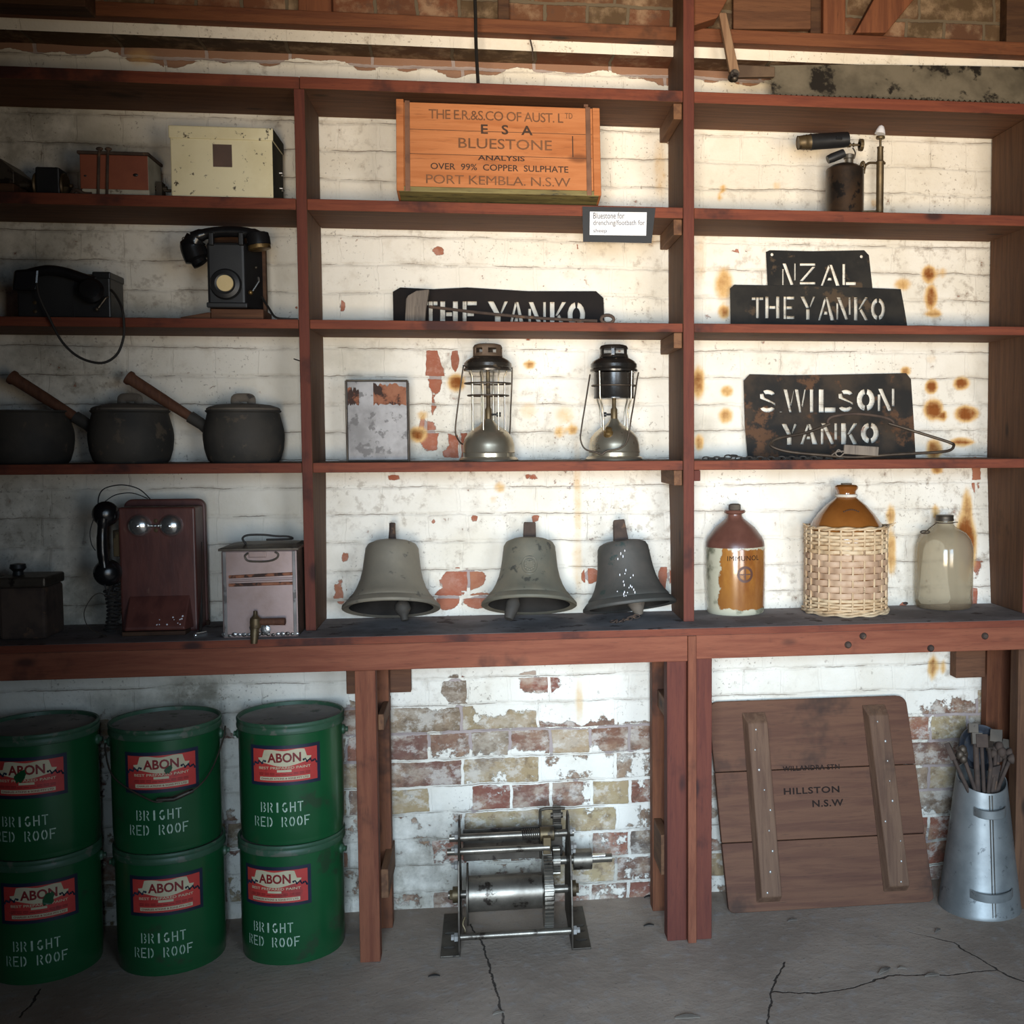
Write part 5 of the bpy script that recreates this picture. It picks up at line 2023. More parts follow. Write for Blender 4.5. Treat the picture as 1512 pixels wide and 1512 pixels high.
def basket_jar():
    Y = .115
    B = Vector((at(1248, 911, Y).x, Y, BZ))
    t = thing('wicker_demijohn', 'large brown stoneware demijohn in a woven cane basket, between the other two jars', 'demijohn', B)
    H = .250
    mb = MB()
    mb.lathe([(.01, .006), (.106, .006), (.112, .02), (.112, .215), (.109, .235), (.100, .256), (.082, .283), (.058, .309), (.038, .324), (.0295, .331), (.0285, .338), (.0270, .343), (.028, .350), (.033, .356), (.034, .362), (.029, .367), (.014, .369)], 64)
    mb.build('jar', AMBER, t, smooth=40)
    mb = MB()
    mb.lathe([(.0300, .3325), (.0322, .335), (.0322, .339), (.0295, .341)], 40, cap0=False, cap1=False)
    mb.build('neck_string', WHITECORD, t, smooth=40)
    mb = MB()
    mb.lathe([(.016, .368), (.0155, .372), (.003, .3725)], 16)
    mb.build('stopper', CORK, t, smooth=40)
    fn = lambda u, v: Vector(((.068+(.309-v)*.6)*math.cos(R(-90)+u/.07)*1.02, (.068+(.309-v)*.6)*math.sin(R(-90)+u/.07)*1.02, v))
    mb = MB()
    for i in range(9):
        u = -.03+i*.005
        z = .292+.008*math.sin((i+1)/10*PI)
        rad = float(np.interp(z, [.283, .309], [.0825, .0585]))+.0012
        a = R(-88)+u/.07
        mb.ball((rad*math.cos(a), rad*math.sin(a), z), .0022, 6)
    mb.build('stamp', INK, t, smooth=50)
    bk = thing('basket_tmp', 'x', 'x', (0, 0, 0))
    bpy.data.objects.remove(bk)
    # woven walls: flat canes passing in front of and behind upright stakes
    NS = 22
    rb = .1175
    rows = []
    z = .014
    heights = [.007]*3+[.009]+[.0165]*7+[.011]*2+[.0085]*4
    for i, h in enumerate(heights):
        rows.append((z, h))
        z += h+.0011
    sc = (H-.010)/z
    mb = MB()
    for i, (z0, h) in enumerate(rows):
        z0, h = z0*sc, h*sc
        mb.mi = 1 if h < .0125 else 0
        n = NS*6
        ring = []
        ph = 0 if i % 2 else PI
        rr = random.Random(i)
        ja = rr.uniform(-.001, .001)
        for k in range(n):
            a = k*2*PI/n
            w_ = .0026*math.tanh(2.0*math.cos(a*NS/2+ph))
            row = []
            for dz, dr in ((0, -.0012), (h*.2, .0006), (h*.8, .0006), (h, -.0012)):
                rad = rb+w_+dr+ja
                row.append(mb.v((rad*math.cos(a), rad*math.sin(a), z0+dz+.0006*math.sin(a*5+i))))
            ring.append(row)
        for k in range(n):
            p, q = ring[k], ring[(k+1) % n]
            for j in range(3):
                mb.f([p[j], q[j], q[j+1], p[j+1]])
    mb.mi = 0
    bk = mb.build('basket', [CANE, CANEL], t, smooth=60)
    mb = MB()
    for k in range(NS):
        a = k*2*PI/NS+0.0
        c, s = math.cos(a), math.sin(a)
        mb.tube([(rb*c, rb*s, .004), (rb*c, rb*s, .12), (rb*c, rb*s, H-.004)], .0028, 6)
    mb.build('stakes', CANEL, bk, smooth=50)
    mb = MB()
    for z_, ph in ((H-.004, 0), (H-.001, PI), (.004, 0), (.008, PI), (.012, 0)):
        n = NS*6
        if z_ == .004:
            mb.build('rim', CANEL, bk, smooth=50)
            mb = MB()
        big = .003 if z_ < .1 else .0
        mb.tube([((rb+big+.003*math.cos(k*2*PI/n*NS/2+ph))*math.cos(k*2*PI/n), (rb+big+.003*math.cos(k*2*PI/n*NS/2+ph))*math.sin(k*2*PI/n), z_+.002*math.sin(k*2*PI/n*NS/2+ph)) for k in range(n)], .0036, 6, closed=True)
    mb.build('foot_border', CANEL, bk, smooth=50)
    mb = MB()
    rr = random.Random(1)
    for a in (-170, -160, -10, -22, -4):
        a = R(a+rr.uniform(-4, 4))
        mb.tube(spline([(rb*math.cos(a), rb*math.sin(a), H-.006), ((rb+.010)*math.cos(a+.08), (rb+.010)*math.sin(a+.08), H+.002), ((rb+.024)*math.cos(a+.12), (rb+.024)*math.sin(a+.12), H+.002+rr.uniform(-.006, .01))], 4), .0018, 6)
    mb.build('loose_canes', CANEL, bk, smooth=50)['kind'] = 'stuff'


basket_jar()


def glass_jar():
    Y = .145
    B = Vector((at(1393, 902, Y).x, Y, BZ))
    t = thing('glass_jar', 'cloudy glass jar with a screw cap and wire loop, near the right end column', 'glass jar', B)
    r = .0835
    mb = MB()
    mb.lathe([(.01, .004), (r*.8, .0), (r*.93, .003), (r, .016), (r, .165), (r*.98, .182), (r*.9, .204), (r*.74, .222), (.046, .232), (.031, .240), (.025, .248), (.0235, .256), (.0235, .262)], 64)
    mb.build('jar', HAZE, t, smooth=50)
    mb = MB()
    mb.lathe([(.0255, .257), (.0265, .258), (.0265, .262), (.0255, .264), (.0255, .270), (.0262, .272), (.025, .2745), (.004, .2747)], 32)
    mb.build('cap', STEELD, t, smooth=35)
    mb = MB()
    mb.tube([(.0262*math.cos(a), .0262*math.sin(a), .252) for a in [i*PI/12 for i in range(24)]], .0014, 6, closed=True)
    mb.tube(spline([(-.026, -.004, .252), (-.05, -.012, .238), (-.066, -.018, .226), (-.08, -.018, .224)], 5), .0014, 6)
    mb.tube([(-.068+.014*math.cos(a), -.02, .2265+.004*math.sin(a)) for a in [i*PI/6 for i in range(12)]], .0022, 6, closed=True)
    mb.tube([(.026, 0, .252), (.045, .01, .252)], .0013, 6)
    mb.build('wire_loop', WIRE, t, smooth=50)


glass_jar()

mb = MB()
mb.ball((0, 0, .005), .009, 8, (1.2, 1, .6))
o = mb.build('dirt_lump', RUSTIRON, smooth=60)
o.location = atz(1336, 893, BZ)
tag(o, 'small dark lump of dirt on the bench left of the glass jar', 'dirt')


# ---- saw and handle on the top right shelf
def saw():
    B = Vector((at(1300, 140, .10).x, .09, SZ[0]))
    L = local(B)
    t = thing('pit_saw', 'long mottled steel saw blade with teeth, lying along the top right shelf', 'saw', B)
    Y0, Y1 = .085, .125
    top = [(1137, 97), (1200, 96), (1280, 95.5), (1400, 97), (1560, 100)]
    mb = MB()
    ol = [(a, b) for a, b in top]
    bot = []
    x = 1560
    while x > 1140:
        yb = float(np.interp(x, [1100, 1300, 1512], [137, 143, 150]))
        bot += [(x, yb), (x-4, yb+4)]
        x -= 8
    outline = ol+bot
    S = 530.
    fn = lambda u, v, tt: L(u*S, -v*S, Y0+(Y1-Y0)*(150+v*S)/55)+Vector((0, -tt, 0))
    mb = plate([(a/S, -b/S) for a, b in outline], [], .002, fn)
    o = mb.build('blade', SAW, t)
    mz = min(v.co.z for v in o.data.vertices)
    for v in o.data.vertices:
        v.co.z += max(0, (.001-mz))*0
    mb = MB()
    q = [L(1088, 98, .085), L(1142, 101, .085), L(1142, 116, .085), L(1088, 117, .085)]
    mb.prism([(p.x, p.z) for p in q], -.022, -.004)
    mb.build('ferrule', RUSTCAP, t, bevel=.002)
    mb = MB()
    a, b = L(1066, 20, .07), L(1084, 108, .07)
    d = (b-a).normalized()
    sx = Vector((.014, 0, .0))
    sy = Vector((0, .010, 0))
    mb.hexa([b-sx-sy, b+sx-sy, b+sx+sy, b-sx+sy, a-sx*.75-sy, a+sx*.75-sy, a+sx*.75+sy, a-sx*.75+sy])
    mb.build('handle', TIMBERPALE, t, bevel=.003)
    mb = MB()
    p = L(1083, 112, .065)
    mb.cyl(p+Vector((0, -.02, 0)), p+Vector((0, .02, 0)), .012, seg=14)
    mb.ball(p+Vector((0, -.012, -.010)), .011, 10)
    mb.build('pivot', STEELD, t, smooth=45)


saw()

# ------------------------------------------------------------------ paint drums
DR, DH = .134, .3175


def drum_fn(off):
    def fn(u, v):
        a = R(-90)+u/DR
        return Vector(((DR+off)*math.cos(a), (DR+off)*math.sin(a), v))
    return fn


def make_drum():
    t = thing('paint_drum', 'x', 'paint drum', (0, 0, 0), group='green paint drums')
    r = DR
    mb = MB()
    mb.lathe([(r*.95, .0), (r*.975, .0), (r*.985, .004), (r*.978, .010), (r*.985, .014), (r, .04), (r, DH-.028)], 72, cap1=False)
    mb.build('body', GREEN, t, smooth=35)
    mb = MB()
    mb.lathe([(r, DH-.029), (r*1.028, DH-.027), (r*1.036, DH-.021), (r*1.028, DH-.015), (r*1.018, DH-.012), (r*1.034, DH-.008), (r*1.036, DH-.003), (r*1.02, DH), (r*.985, DH-.001), (r*.975, DH-.010)], 72, cap0=False, cap1=False)
    mb.build('rim', GREEND, t, smooth=40)
    mb = MB()
    mb.lathe([(r*.976, DH-.010), (r*.9, DH-.011), (.004, DH-.0095)], 72, cap0=False)
    mb.build('lid', DLID, t, smooth=40)
    for s in (-1, 1):
        mb = MB()
        mb.lathe([(.014, -.002), (.013, .005), (.007, .009), (.007, .014), (.002, .015)], 14, Matrix.Translation((s*r*.995, 0, DH-.052)) @ Matrix.Rotation(R(90)*s, 4, 'Y'))
        mb.build('ear', GREEND, t, smooth=45)
    W = .186
    v0, v1 = .158, .262
    mb = MB()
    arc_rect(mb, -W/2, v0, W/2, v1, drum_fn(.0006))
    lb = mb.build('label', NAVY, t, smooth=60)
    mb = MB()
    arc_rect(mb, -W/2+.009, v0+.009, W/2-.009, v1-.009, drum_fn(.0010))
    mb.build('label_field', LRED, lb, smooth=60)
    mb = MB()
    f = drum_fn(.0014)
    # scalloped banner
    n = 24
    prev = None
    for i in range(n+1):
        x = i/n*2-1
        u = x*.068
        lo = .213-.006*math.cos(x*PI)*.9+(.010 if abs(x) > .92 else 0)
        hi = .250-(.018 if abs(x) > .80 else 0)-.002*math.cos(x*6)
        p, q = mb.v(f(u, lo)), mb.v(f(u, hi))
        if prev:
            mb.f([prev[0], p, q, prev[1]])
        prev = (p, q)
    arc_rect(mb, -.018, .193, .018, .199, f, 6)
    arc_rect(mb, -.064, .172, .064, .181, f, 12)
    mb.build('label_banner', LCREAM, lb, smooth=60)
    mb = MB()
    add_text(mb, 'ABON', -.042, .218, .042, .243, drum_fn(.0019), .03)
    mb.build('label_name', LDRED, lb)
    mb = MB()
    for s in (-1, 1):
        pts = [drum_fn(.002)(s*(.048+i*.0042), .222+.004*math.sin(i*2.1)-.0009*i) for i in range(9)]
        mb.tube(pts, .0018, 5)
        for i in range(0, 9, 2):
            mb.ball(pts[i], .003, 6, (1, .4, 1))
    mb.build('label_scroll', NAVY, lb)
    mb = MB()
    add_text(mb, 'BEST PREPARED PAINT', -.066, .201, .066, .2075, drum_fn(.0016), .01)
    mb.build('label_subtitle', LCREAM, lb)
    mb = MB()
    add_text(mb, 'CHARLES ATKINS & SONS PTY LTD', -.060, .1742, .060, .1788, drum_fn(.0019), .02)
    for k, v in enumerate((.1905, .1868)):
        for i in range(9):
            u = -.066+i*.0148
            if abs(u+.005) < .02 and k == 0:
                continue
            arc_rect(mb, u, v-.0009, u+.0122, v+.0009, drum_fn(.0014), 2)
    mb.build('label_print', LDRED, lb)
    mb = MB()
    fs = drum_fn(.0009)
    for s, u0, u1, v, h in (('BRIGHT', -.066, .048, .088, .026), ('RED ROOF', -.086, .064, .050, .026)):
        cw = (u1-u0)/len(s)
        for i, ch in enumerate(s):
            rr = random.Random(i+len(s))
            for poly in stencil(ch, .2):
                x0 = u0+i*cw+cw*.10
                mb.f([mb.v(fs(x0+a*cw*.74, v+b*h)) for a, b in poly])
    mb.build('stencilled_words', STENW, t)
    return t


drum = make_drum()
stacks = [('left', -1.222, .018, (3, -6)), ('middle', -.908, .022, (1, 1)), ('right', -.598, .040, (-16, -4))]
labs = {('left', 0): 'lower green paint drum of the stack at the left edge, in deep shade', ('left', 1): 'upper green paint drum of the stack at the left edge, its label torn',
        ('middle', 0): 'lower green paint drum of the middle stack, standing on the floor', ('middle', 1): 'upper green paint drum of the middle stack, with a wire bail hanging across its label',
        ('right', 0): 'lower green paint drum of the stack beside the bench leg', ('right', 1): 'upper green paint drum of the stack beside the bench leg'}
pristine = [drum]+[copy_tree(drum) for _ in range(5)]
for nm, x, y, (r0, r1) in stacks:
    for lev, rz in ((0, r0), (1, r1)):
        d = pristine.pop()
        d.location = (x+(.004 if lev else 0)-(.006 if (nm == 'middle' and lev) else 0), y, lev*DH)
        ang = math.degrees(math.atan2(x-CAM.x, y-CAM.y))
        d.rotation_euler = (0, 0, R(-ang*.55+rz))
        d['label'] = labs[(nm, lev)]
        if (nm, lev) in (('left', 0), ('left', 1), ('middle', 1)):
            mb = MB()
            u0 = {('left', 0): .022, ('left', 1): -.012, ('middle', 1): .018}[(nm, lev)]
            rr = random.Random(3+lev)
            f = drum_fn(.0024)
            c = .9 if nm == 'left' else .6
            mb.f([mb.v(f(u0+c*(.009+.010*rr.random())*math.cos(a)+.5*c*.012*math.sin(a), .216+c*(.014+.010*rr.random())*math.sin(a))) for a in [i*PI/8 for i in range(16)]])
            mb.build('torn_patch', GREEN, d)
        if (nm, lev) == ('middle', 1):
            mb = MB()
            z0 = DH-.052
            pts = [(-DR*1.07, 0, z0), (-DR*1.06, -.03, z0-.015), (-DR*.85, -DR*.72, z0-.07), (-.03, -DR*1.16, z0-.115), (.01, -DR*1.19, z0-.122), (.075, -DR*1.1, z0-.105), (DR*.86, -DR*.8, z0-.07), (DR*1.06, -.04, z0-.01), (DR*1.10, -.01, z0+.02), (DR*1.07, 0, z0)]
            mb.tube(spline(pts, 6), .0022, 8)
            bl = mb.build('bail', WIRE, d, smooth=50)
            mb = MB()
            mb.tube([(-.010, -DR*1.17, z0-.119), (.03, -DR*1.19, z0-.119), (.075, -DR*1.1, z0-.105)], [.0055, .0065, .0055], 10)
            mb.build('bail_grip', STEELD, bl, smooth=50)


# ------------------------------------------------------------------ hand winch
def winch():
    B = Vector((0.0, .03, 0))
    t = thing('hand_winch', 'oily steel hand winch with drum and toothed gears on the floor under the bench', 'winch', B)
    xl, xr = -.151, .143
    ZA = .114
    y0, y1 = -.137, .135
    H = .325

    def side(x, s):
        mb = MB()
        # upright cheek with shaped top, folded foot
        poly = [(y0, .003), (y1, .003), (y1, .10), (y1-.03, .20), (y1-.075, .30), (y1-.10, H), (y1-.14, H), (y1-.165, .285), (y0+.05, .24), (y0+.008, .12), (y0, .06)]
        M = Matrix.Rotation(R(90), 4, 'Z')
        a = [Vector((x, p, z)) for p, z in poly]
        b = [Vector((x+s*.005, p, z)) for p, z in poly]
        A = [mb.v(p) for p in a]
        Bv = [mb.v(p) for p in b]
        mb.f(A)
        mb.f(Bv[::-1])
        for i in range(len(A)):
            mb.f([A[i], Bv[i], Bv[(i+1) % len(A)], A[(i+1) % len(A)]])
        mb.box(min(x, x+s*.052), max(x, x+s*.052), y0, y1, 0, .005)
        o = mb.build('side_plate', STEELD, t, bevel=.0012)
        mb = MB()
        for yy in (y0+.05, y0+.14):
            mb.lathe([(.010, .0052), (.010, .0056), (.001, .0056)], 12, Matrix.Translation((x+s*.03, yy, 0)) @ Matrix.Diagonal((1.6, .7, 1, 1)))
        mb.build('slot', BAKE, o)
    side(xl, -1)
    side(xr, 1)

    def shaft(nm, y, z, xa, xb, r, mt, seg=24):
        mb = MB()
        mb.cyl((xa, y, z), (xb, y, z), r, seg=seg)
        return mb.build(nm, mt, t, smooth=40)
    shaft('rope_drum', .0, ZA, xl+.022, xr-.072, .048, STEEL, 40)
    mb = MB()
    mb.cyl((xl+.016, 0, ZA), (xl+.021, 0, ZA), .083, seg=48)
    mb.build('drum_flange', STEELD, t, smooth=40)
    shaft('axle', .0, ZA, xl-.034, xr+.03, .011, STEEL)
    for s, x in ((-1, xl), (1, xr)):
        mb = MB()
        mb.cyl((x+s*.006, 0, ZA), (x+s*.022, 0, ZA), .022, seg=24)
        mb.cyl((x+s*.021, 0, ZA), (x+s*.030, 0, ZA), .014, seg=6)
        mb.build('bearing', BRASSD, t, smooth=35)

    def gear(nm, x0, x1, y, z, r, n, mt):
        mb = MB()
        poly = []
        for i in range(n):
            for da, rr in ((0, r*.95), (.22, r*.95), (.32, r*1.04), (.62, r*1.04), (.74, r*.95)):
                a = (i+da)*2*PI/n
                poly.append((rr*math.cos(a), rr*math.sin(a)))
        A = [mb.v((x0, y+a, z+b)) for a, b in poly]
        Bv = [mb.v((x1, y+a, z+b)) for a, b in poly]
        mb.f(A)
        mb.f(Bv[::-1])
        for i in range(len(A)):
            mb.f([A[i], Bv[i], Bv[(i+1) % len(A)], A[(i+1) % len(A)]])
        mb.cyl((x0-.006, y, z), (x1+.006, y, z), r*.3, seg=20)
        return mb.build(nm, mt, t, smooth=30)
    gear('main_gear', xr-.068, xr-.044, .0, ZA, .100, 52, STEEL)
    gear('pinion', xr-.038, xr-.018, .062, .172, .036, 16, STEEL)
    gear('small_gear', xr-.036, xr-.014, .075, .298, .026, 14, STEELD)
    shaft('upper_shaft', .03, .262, xl-.03, xr+.02, .0105, STEEL)
    o = shaft('tie_rod', -.005, .236, xl-.035, xr-.05, .0095, STEEL)
    mb = MB()
    pts = []
    for i in range(90):
        a = i/90*2*PI*9
        pts.append((xr-.125+.052*i/90, .03+.0115*math.cos(a)*1.2, .262+.0138*math.sin(a)))
    mb.tube(pts, .002, 6)
    mb.build('spring', STEELD, t, smooth=50)
    mb = MB()
    mb.cyl((xr-.075, .03, .262), (xr-.035, .03, .262), .020, seg=20)
    mb.box(xr-.068, xr-.046, -.012, .03, .218, .264)
    mb.build('clutch_collar', BRASSD, t, smooth=40, bevel=.002)
    shaft('crank_shaft', .062, .172, xr-.04, xr+.13, .012, STEEL)
    mb = MB()
    mb.cyl((xr+.02, .062, .172), (xr+.072, .062, .172), .029, seg=28)
    mb.build('hub', STEEL, t, smooth=35)
    mb = MB()
    mb.box(xr+.072, xr+.112, .052, .072, .164, .184)
    mb.build('crank_square', CHROME, t, bevel=.002)
    shaft('front_rod', y0+.028, .042, xl-.016, xr+.008, .009, STEEL)
    for x, s, y, z in ((xl, -1, y0+.028, .042), (xr, 1, y0+.028, .042), (xl, -1, .03, .268), (xl, -1, -.005, .243), (xl, -1, -.01, .2), (xr, 1, .03, .268), (xr, 1, -.0, .235), (xr, 1, .03, .21)):
        M = Matrix.Translation((x+s*.006, y, z)) @ Matrix.Rotation(R(90)*s, 4, 'Y')
        mb = MB()
        mb.lathe([(.0125, 0), (.0125, .009), (.008, .011), (.008, .018), (.001, .018)], 6, M)
        mb.build('nut', NAIL, t)
    mb = MB()
    mb.tube(spline([(xr-.07, .09, .17), (xr-.072, .075, .30), (xr-.066, .07, .318), (xr-.03, .07, .320), (xr-.002, .07, .318)], 4), .004, 8)
    mb.build('gear_guard', STEELD, t, smooth=50)
    mb = MB()
    mb.box(xl+.006, xr-.008, .095, .10, .17, .262)
    mb.build('back_plate', STEELD, t, bevel=.001)
    mb = MB()
    mb.tube(spline([(xl+.012, -.06, .075), (xl+.006, -.07, .06), (xl+.012, -.075, .045), (xl+.008, -.08, .02)], 4), .003, 6)
    mb.build('pawl', BRASSD, t, smooth=50)


winch()


# ------------------------------------------------------------------ trap board
def trap_board():
    b0, b1 = atz(1080, 1350, 0), atz(1385, 1331, 0)
    yb = .030
    Wd, H = .665, .60
    Y0 = b0.y-.002
    lean = math.atan2(.120, .585)
    ang = -R(.9)
    B = Vector((b0.x-.008, b0.y, 0.002))
    t = thing('timber_hatch', 'large brown plank hatch with two battens, leaning against the wall under the bench', 'hatch', B, (-lean, 0, 0))
    r = .03

    def q(u, v):
        # slightly racked outline: narrower at the top left, wider at the foot
        x0 = -.036*(v/H)
        x1 = Wd-.05+(-.046)*(v/H)
        return x0+(x1-x0)*u, v
    edges = [(0, .195), (.197, .396), (.398, H)]
    for i, (z0, z1) in enumerate(edges):
        mb = MB()
        a, b, c, d = q(0, z0), q(1, z0), q(1, z1), q(0, z1)
        poly = [a, b, c, d]
        if i == 2:
            poly = [a, b] + [(c[0]-r+r*math.cos(R(k*15)), c[1]-r+r*math.sin(R(k*15))) for k in range(7)] + [(d[0]+r-r*math.sin(R(k*15)), d[1]-r+r*math.cos(R(k*15))) for k in range(7)]
        if i == 0:
            rr = .018
            poly = [(a[0]+rr-rr*math.cos(R(k*15)), a[1]+rr-rr*math.sin(R(k*15))) for k in range(7)] + [(b[0]-rr+rr*math.sin(R(k*15)), b[1]+rr-rr*math.cos(R(k*15))) for k in range(7)] + [c, d]
        mb.prism(poly, .0, .022)
        mb.build('plank', BOARD, t, bevel=.0025)
    for xa, xb, za, zb, w_, dx in ((.082, .062, .045, .555, .070, 0), (.462, .428, .055, .565, .072, 0)):
        mb = MB()
        sh = xb-xa
        lo, hi = za, zb
        y_ = -.028
        # batten with bevelled ends
        x0, x1 = xa, xb
        mb.hexa([(x0, -.0003, lo-.02), (x0+w_, -.0003, lo-.02), (x1+w_, -.0003, hi+.012), (x1, -.0003, hi+.012), (x0+.012, y_, lo), (x0+w_, y_, lo), (x1+w_, y_, hi-.02), (x1+.012, y_, hi-.02)])
        bt = mb.build('batten', BATTEN, t, bevel=.003)
        mb = MB()
        rr = random.Random(int(xa*1000))
        for k in range(9):
            v = k/8
            x = x0+(x1-x0)*v+rr.uniform(.022, w_-.01)
            mb.ball((x, y_-.0004, lo+.012+(hi-lo-.05)*v), rr.uniform(.0022, .0036), 8, (1, .5, 1.2))
        mb.build('nail_head', NAIL, bt, smooth=50)
    Q = lambda u, v: (u, -.0008, v)
    for s, u0, v0, u1, v1 in (('WILLANDRA STN', .178, .392, .35, .407), ('HILLSTON', .178, .325, .346, .344), ('N.S.W', .262, .286, .356, .306)):
        mb = MB()
        add_text(mb, s, u0, v0, u1, v1, Q, 0.022, 1.1)
        mb.build('lettering', INKD, t)


trap_board()


# ------------------------------------------------------------------ galvanised bin with branding irons
def bin_():
    f = atz(1442, 1361, 0)
    Rb, Rt, H = .116, .0715, .352
    B = Vector((f.x+.058, f.y+Rb-.006, 0))
    t = thing('galvanised_canister', 'tall tapered galvanised sheet canister with two strap handles, holding old irons', 'canister', B)
    mb = MB()
    n = 64
    ring = []
    for k in range(n):
        a = k*2*PI/n
        top = H+.053*(.5+.5*math.sin(a))   # lower lip at the front
        col = []
        for rr, z in ((Rb*1.012, 0), (Rb*1.012, .006), (Rb, .010), (Rb+(Rt-Rb)*.5, top*.5), (Rt, top), (Rt-.003, top), (Rb-.006+(Rt-Rb)*.5, top*.5), (Rb-.006, .012)):
            col.append(mb.v((rr*math.cos(a), rr*math.sin(a), z)))
        ring.append(col)
    for k in range(n):
        p, q = ring[k], ring[(k+1) % n]
        for j in range(len(p)-1):
            mb.f([p[j], q[j], q[j+1], p[j+1]])
    mb.f([c[0] for c in ring][::-1])
    mb.f([c[7] for c in ring])
    mb.build('canister', GALV, t, smooth=35)
    a0 = R(-94)

    def on(a, z, off=.0):
        rad = Rb+(Rt-Rb)*z/(H+.02)+off
        return Vector((rad*math.cos(a), rad*math.sin(a), z))
    mb = MB()
    for da in (-.03, .03):
        mb.tube([on(a0+da*1.2, .01, .0008), on(a0+da*1.4, .2, .0008), on(a0+da*1.7, H-.004, .0008)], .0014, 6)
    mb.build('seam', STEELD, t, smooth=50)
    for z in (.072, .302):
        mb = MB()
        pts = [on(a0-.60, z, .0005), on(a0-.55, z, .003)]+[on(a0+i*.11, z-.004*math.cos(i*.3), .016-.0004*i*i) for i in range(-4, 5)]+[on(a0+.55, z, .003), on(a0+.60, z, .0005)]
        prev = None
        for p in pts:
            d = Vector((p.x, p.y, 0)).normalized()
            w4 = [mb.v(p+Vector((0, 0, -.013))), mb.v(p+d*.003+Vector((0, 0, -.011))), mb.v(p+d*.003+Vector((0, 0, .011))), mb.v(p+Vector((0, 0, .013)))]
            if prev:
                for i in range(4):
                    mb.f([prev[i], w4[i], w4[(i+1) % 4], prev[(i+1) % 4]])
            prev = w4
        mb.build('handle', GALV, t, smooth=50)
    return B, H, Rt


BB, BH, BRt = bin_()

# irons standing in the canister; each leans its own way
irons = [  # head pixel, mouth pixel, head kind, depth offset, text
    ((1405, 1113), (1430, 1168), 'blade', -.02, 'iron with an angled flat head leaning furthest left in the canister'),
    ((1422, 1115), (1441, 1170), 'knob', -.02, 'iron with a rounded lumpy head, second from the left in the canister'),
    ((1440, 1085), (1444, 1172), 'tee', .01, 'tall iron with a stepped head at the middle of the canister'),
    ((1449, 1094), (1453, 1172), 'block', .0, 'pale iron with a square block head right of the middle one'),
    ((1459, 1098), (1463, 1130), 'bent', .02, 'iron with a narrow bent head behind the square block head'),
    ((1471, 1088), (1468, 1150), 'block', .03, 'iron with a square head at the back right of the canister'),
    ((1475, 1110), (1468, 1172), 'round', .0, 'iron with a round head towards the right of the canister'),
    ((1471, 1131), (1462, 1172), 'slab', -.03, 'broad flat iron bar with a plain end at the front of the canister'),
    ((1489, 1103), (1474, 1165), 'block', .02, 'iron with a small dark head second from the right at the back'),
    ((1492, 1119), (1472, 1168), 'wide', -.01, 'iron with a wide lumpy head leaning furthest right in the canister')]
for i, (h, m, kind, dy, lab) in enumerate(irons):
    Yh = BB.y+dy
    top = at(h[0], h[1], Yh)
    mouth = at(m[0], m[1], BB.y-.045+abs(dy)*.3)
    foot = mouth+(mouth-top).normalized()*.22
    # stay inside the canister
    rel = Vector((foot.x-BB.x, foot.y-BB.y, 0))
    if rel.length > .07:
        rel = rel.normalized()*.07
    foot = Vector((BB.x+rel.x*.9, BB.y+rel.y*.9, max(foot.z, .016)))
    B = foot
    d = (top-mouth).normalized()
    t = thing('branding_iron', 'rusty '+lab, 'branding iron', B, group='irons in the canister')
    mb = MB()
    if kind == 'slab':
        s = Vector((.013, 0, .003))
        e = Vector((0, .004, 0))
        p, q, r_ = Vector((0, 0, 0)), mouth-B, top-B
        for a, b in ((p, q), (q, r_)):
            mb.hexa([a-s-e, a+s-e, a+s+e, a-s+e, b-s-e, b+s-e, b+s+e, b-s+e])
        mb.build('bar', RUSTIRON, t, bevel=.001)
        continue
    rr = .0058 if kind != 'tee' else .0082
    mb.tube([(0, 0, 0), mouth-B, top-B-d*.008], rr, 10)
    mb.build('shaft', RUSTIRON, t, smooth=45)
    T = Matrix.Translation(top-B) @ d.to_track_quat('Z', 'Y').to_matrix().to_4x4() @ Matrix.Scale(1.35, 4)
    mb = MB()
    if kind == 'blade':
        mb.hexa([T @ Vector(p) for p in ((-.012, -.006, -.012), (.012, -.006, -.010), (.012, .006, -.010), (-.012, .006, -.012), (-.010, -.005, .022), (.004, -.005, .026), (.004, .005, .026), (-.010, .005, .022))])
    elif kind in ('knob', 'round', 'wide'):
        w_ = {'knob': 1.0, 'round': 1.0, 'wide': 1.5}[kind]
        for k, (x, y, z, s) in enumerate(((-.006, 0, 0, .012), (.008, -.004, .004, .011), (.0, .003, .011, .011), (.014*w_-.004, 0, -.006, .010))):
            mb.ball(T @ Vector((x*w_, y, z)), s*1.3, 9, (w_*.9, .8, 1))
    elif kind == 'tee':
        mb.box(-.014, .008, -.008, .008, -.020, .004, T)
        mb.box(-.006, .014, -.008, .008, .004, .024, T)
    elif kind == 'bent':
        mb.hexa([T @ Vector(p) for p in ((-.008, -.005, -.016), (.006, -.005, -.016), (.006, .005, -.016), (-.008, .005, -.016), (-.014, -.004, .016), (-.002, -.004, .02), (-.002, .004, .02), (-.014, .004, .016))])
    else:
        mb.box(-.0125, .0125, -.009, .009, -.014, .014, T)
    mb.build('head', {0: RUSTIRON, 1: WIRE, 2: LIDIRON}[i % 3], t, bevel=.0012 if kind in ('tee', 'block', 'blade', 'bent') else 0, smooth=50)

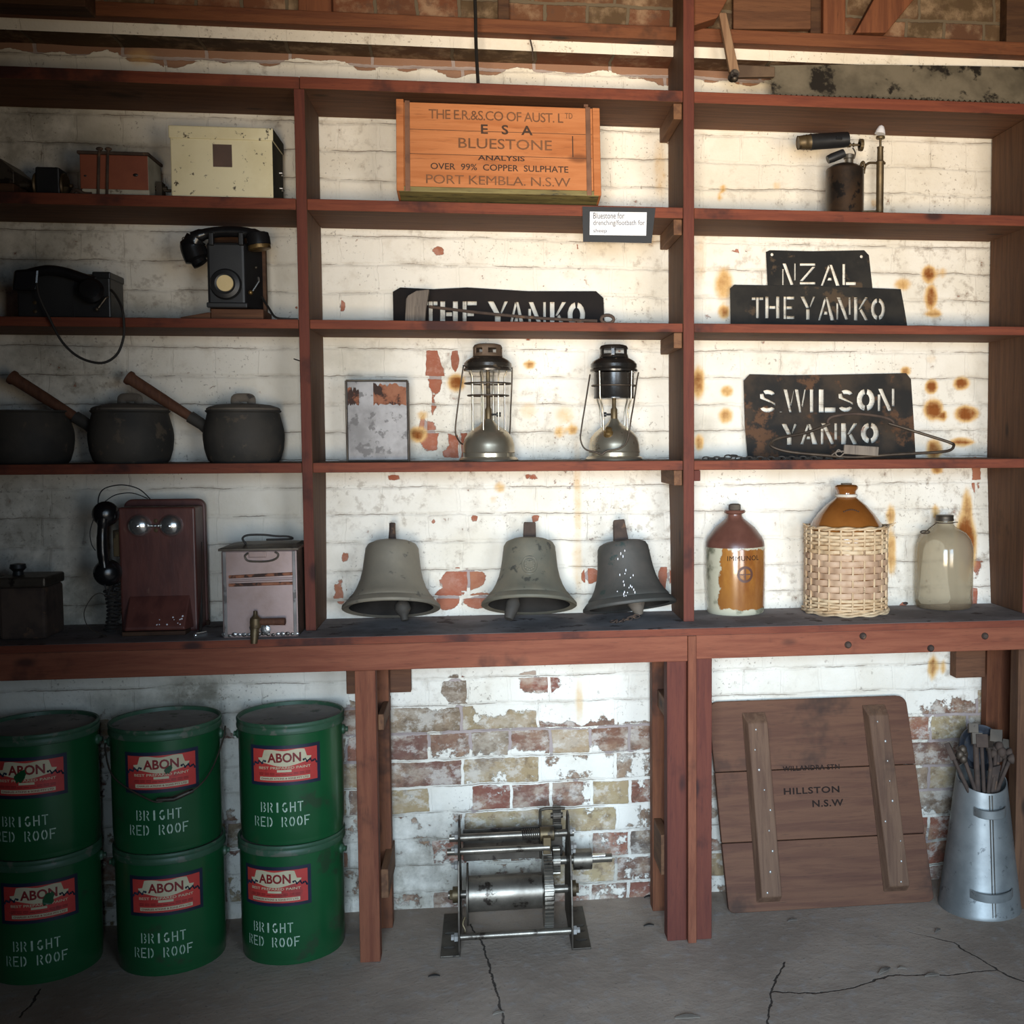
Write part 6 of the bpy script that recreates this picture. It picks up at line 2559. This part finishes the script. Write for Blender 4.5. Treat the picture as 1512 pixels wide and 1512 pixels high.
# round iron scoop behind the irons
mb = MB()
c = at(1448, 1104, BB.y+.055)
M = Matrix.Rotation(R(72), 4, 'X')
mb.lathe([(.066, -.004), (.068, .0), (.066, .006), (.058, .004), (.040, -.012), (.003, -.016)], 40, M)
mb.box(-.009, .009, -.17, -.060, -.003, .003, M)
o = mb.build('round_scoop', weathered('blued_iron', lin(70, 74, 82), lin(56, 60, 68), lin(90, 84, 78), s=8, rough=.5, metal=.5), smooth=40)
o.location = c
tag(o, 'round dished dark iron head standing behind the irons in the canister', 'iron scoop')

# ------------------------------------------------------------------ scraps on the floor
for i, (px, py, ln, rot, lab) in enumerate(((1306, 1434, .050, 35, 'large dry pale bark chip beside the long floor crack on the right'), (1376, 1441, .04, 5, 'thin pale splinter lying along the right end of the floor crack'), (1385, 1375, .03, 40, 'small chip on the floor in front of the canister'),
                                            (1332, 1431, .022, -15, 'tiny bark flake right of the large bark chip'), (1015, 1503, .06, -4, 'curled pale shaving at the bottom edge of the floor'), (736, 1497, .03, 20, 'light chip in the crack below the winch'), (641, 1442, .03, 0, 'flat dark leaf on the floor left of the winch'),
                                            (958, 1367, .03, 10, 'dark leaf scrap by the foot of the bench leg'), (958, 1325, .03, 15, 'dark leaf scrap at the foot of the wall beside the bench leg'), (1170, 1360, .03, 10, 'pale flake on the floor just in front of the hatch'))):
    B = atz(px, py, 0)
    mb = MB()
    n = 7
    prev = None
    for k in range(n):
        u = k/(n-1)
        w_ = .25*ln*math.sin(max(.08, min(.92, u))*PI)*.6
        z = .0015+.0035*math.sin(u*PI)
        x = (u-.5)*ln
        q = [mb.v((x, -w_, z)), mb.v((x, w_, z+.001)), mb.v((x, w_, z-.0009)), mb.v((x, -w_, z-.0014))]
        if prev:
            for j in range(4):
                mb.f([prev[j], q[j], q[(j+1) % 4], prev[(j+1) % 4]])
        else:
            mb.f(q)
        prev = q
    mb.f(prev[::-1])
    dark = 'dark' in lab
    o = mb.build('bark_chip' if not dark else 'dry_leaf', CORD if dark else CHIP, smooth=50)
    o.location = B
    o.rotation_euler = (0, 0, R(rot))
    tag(o, lab, 'debris')
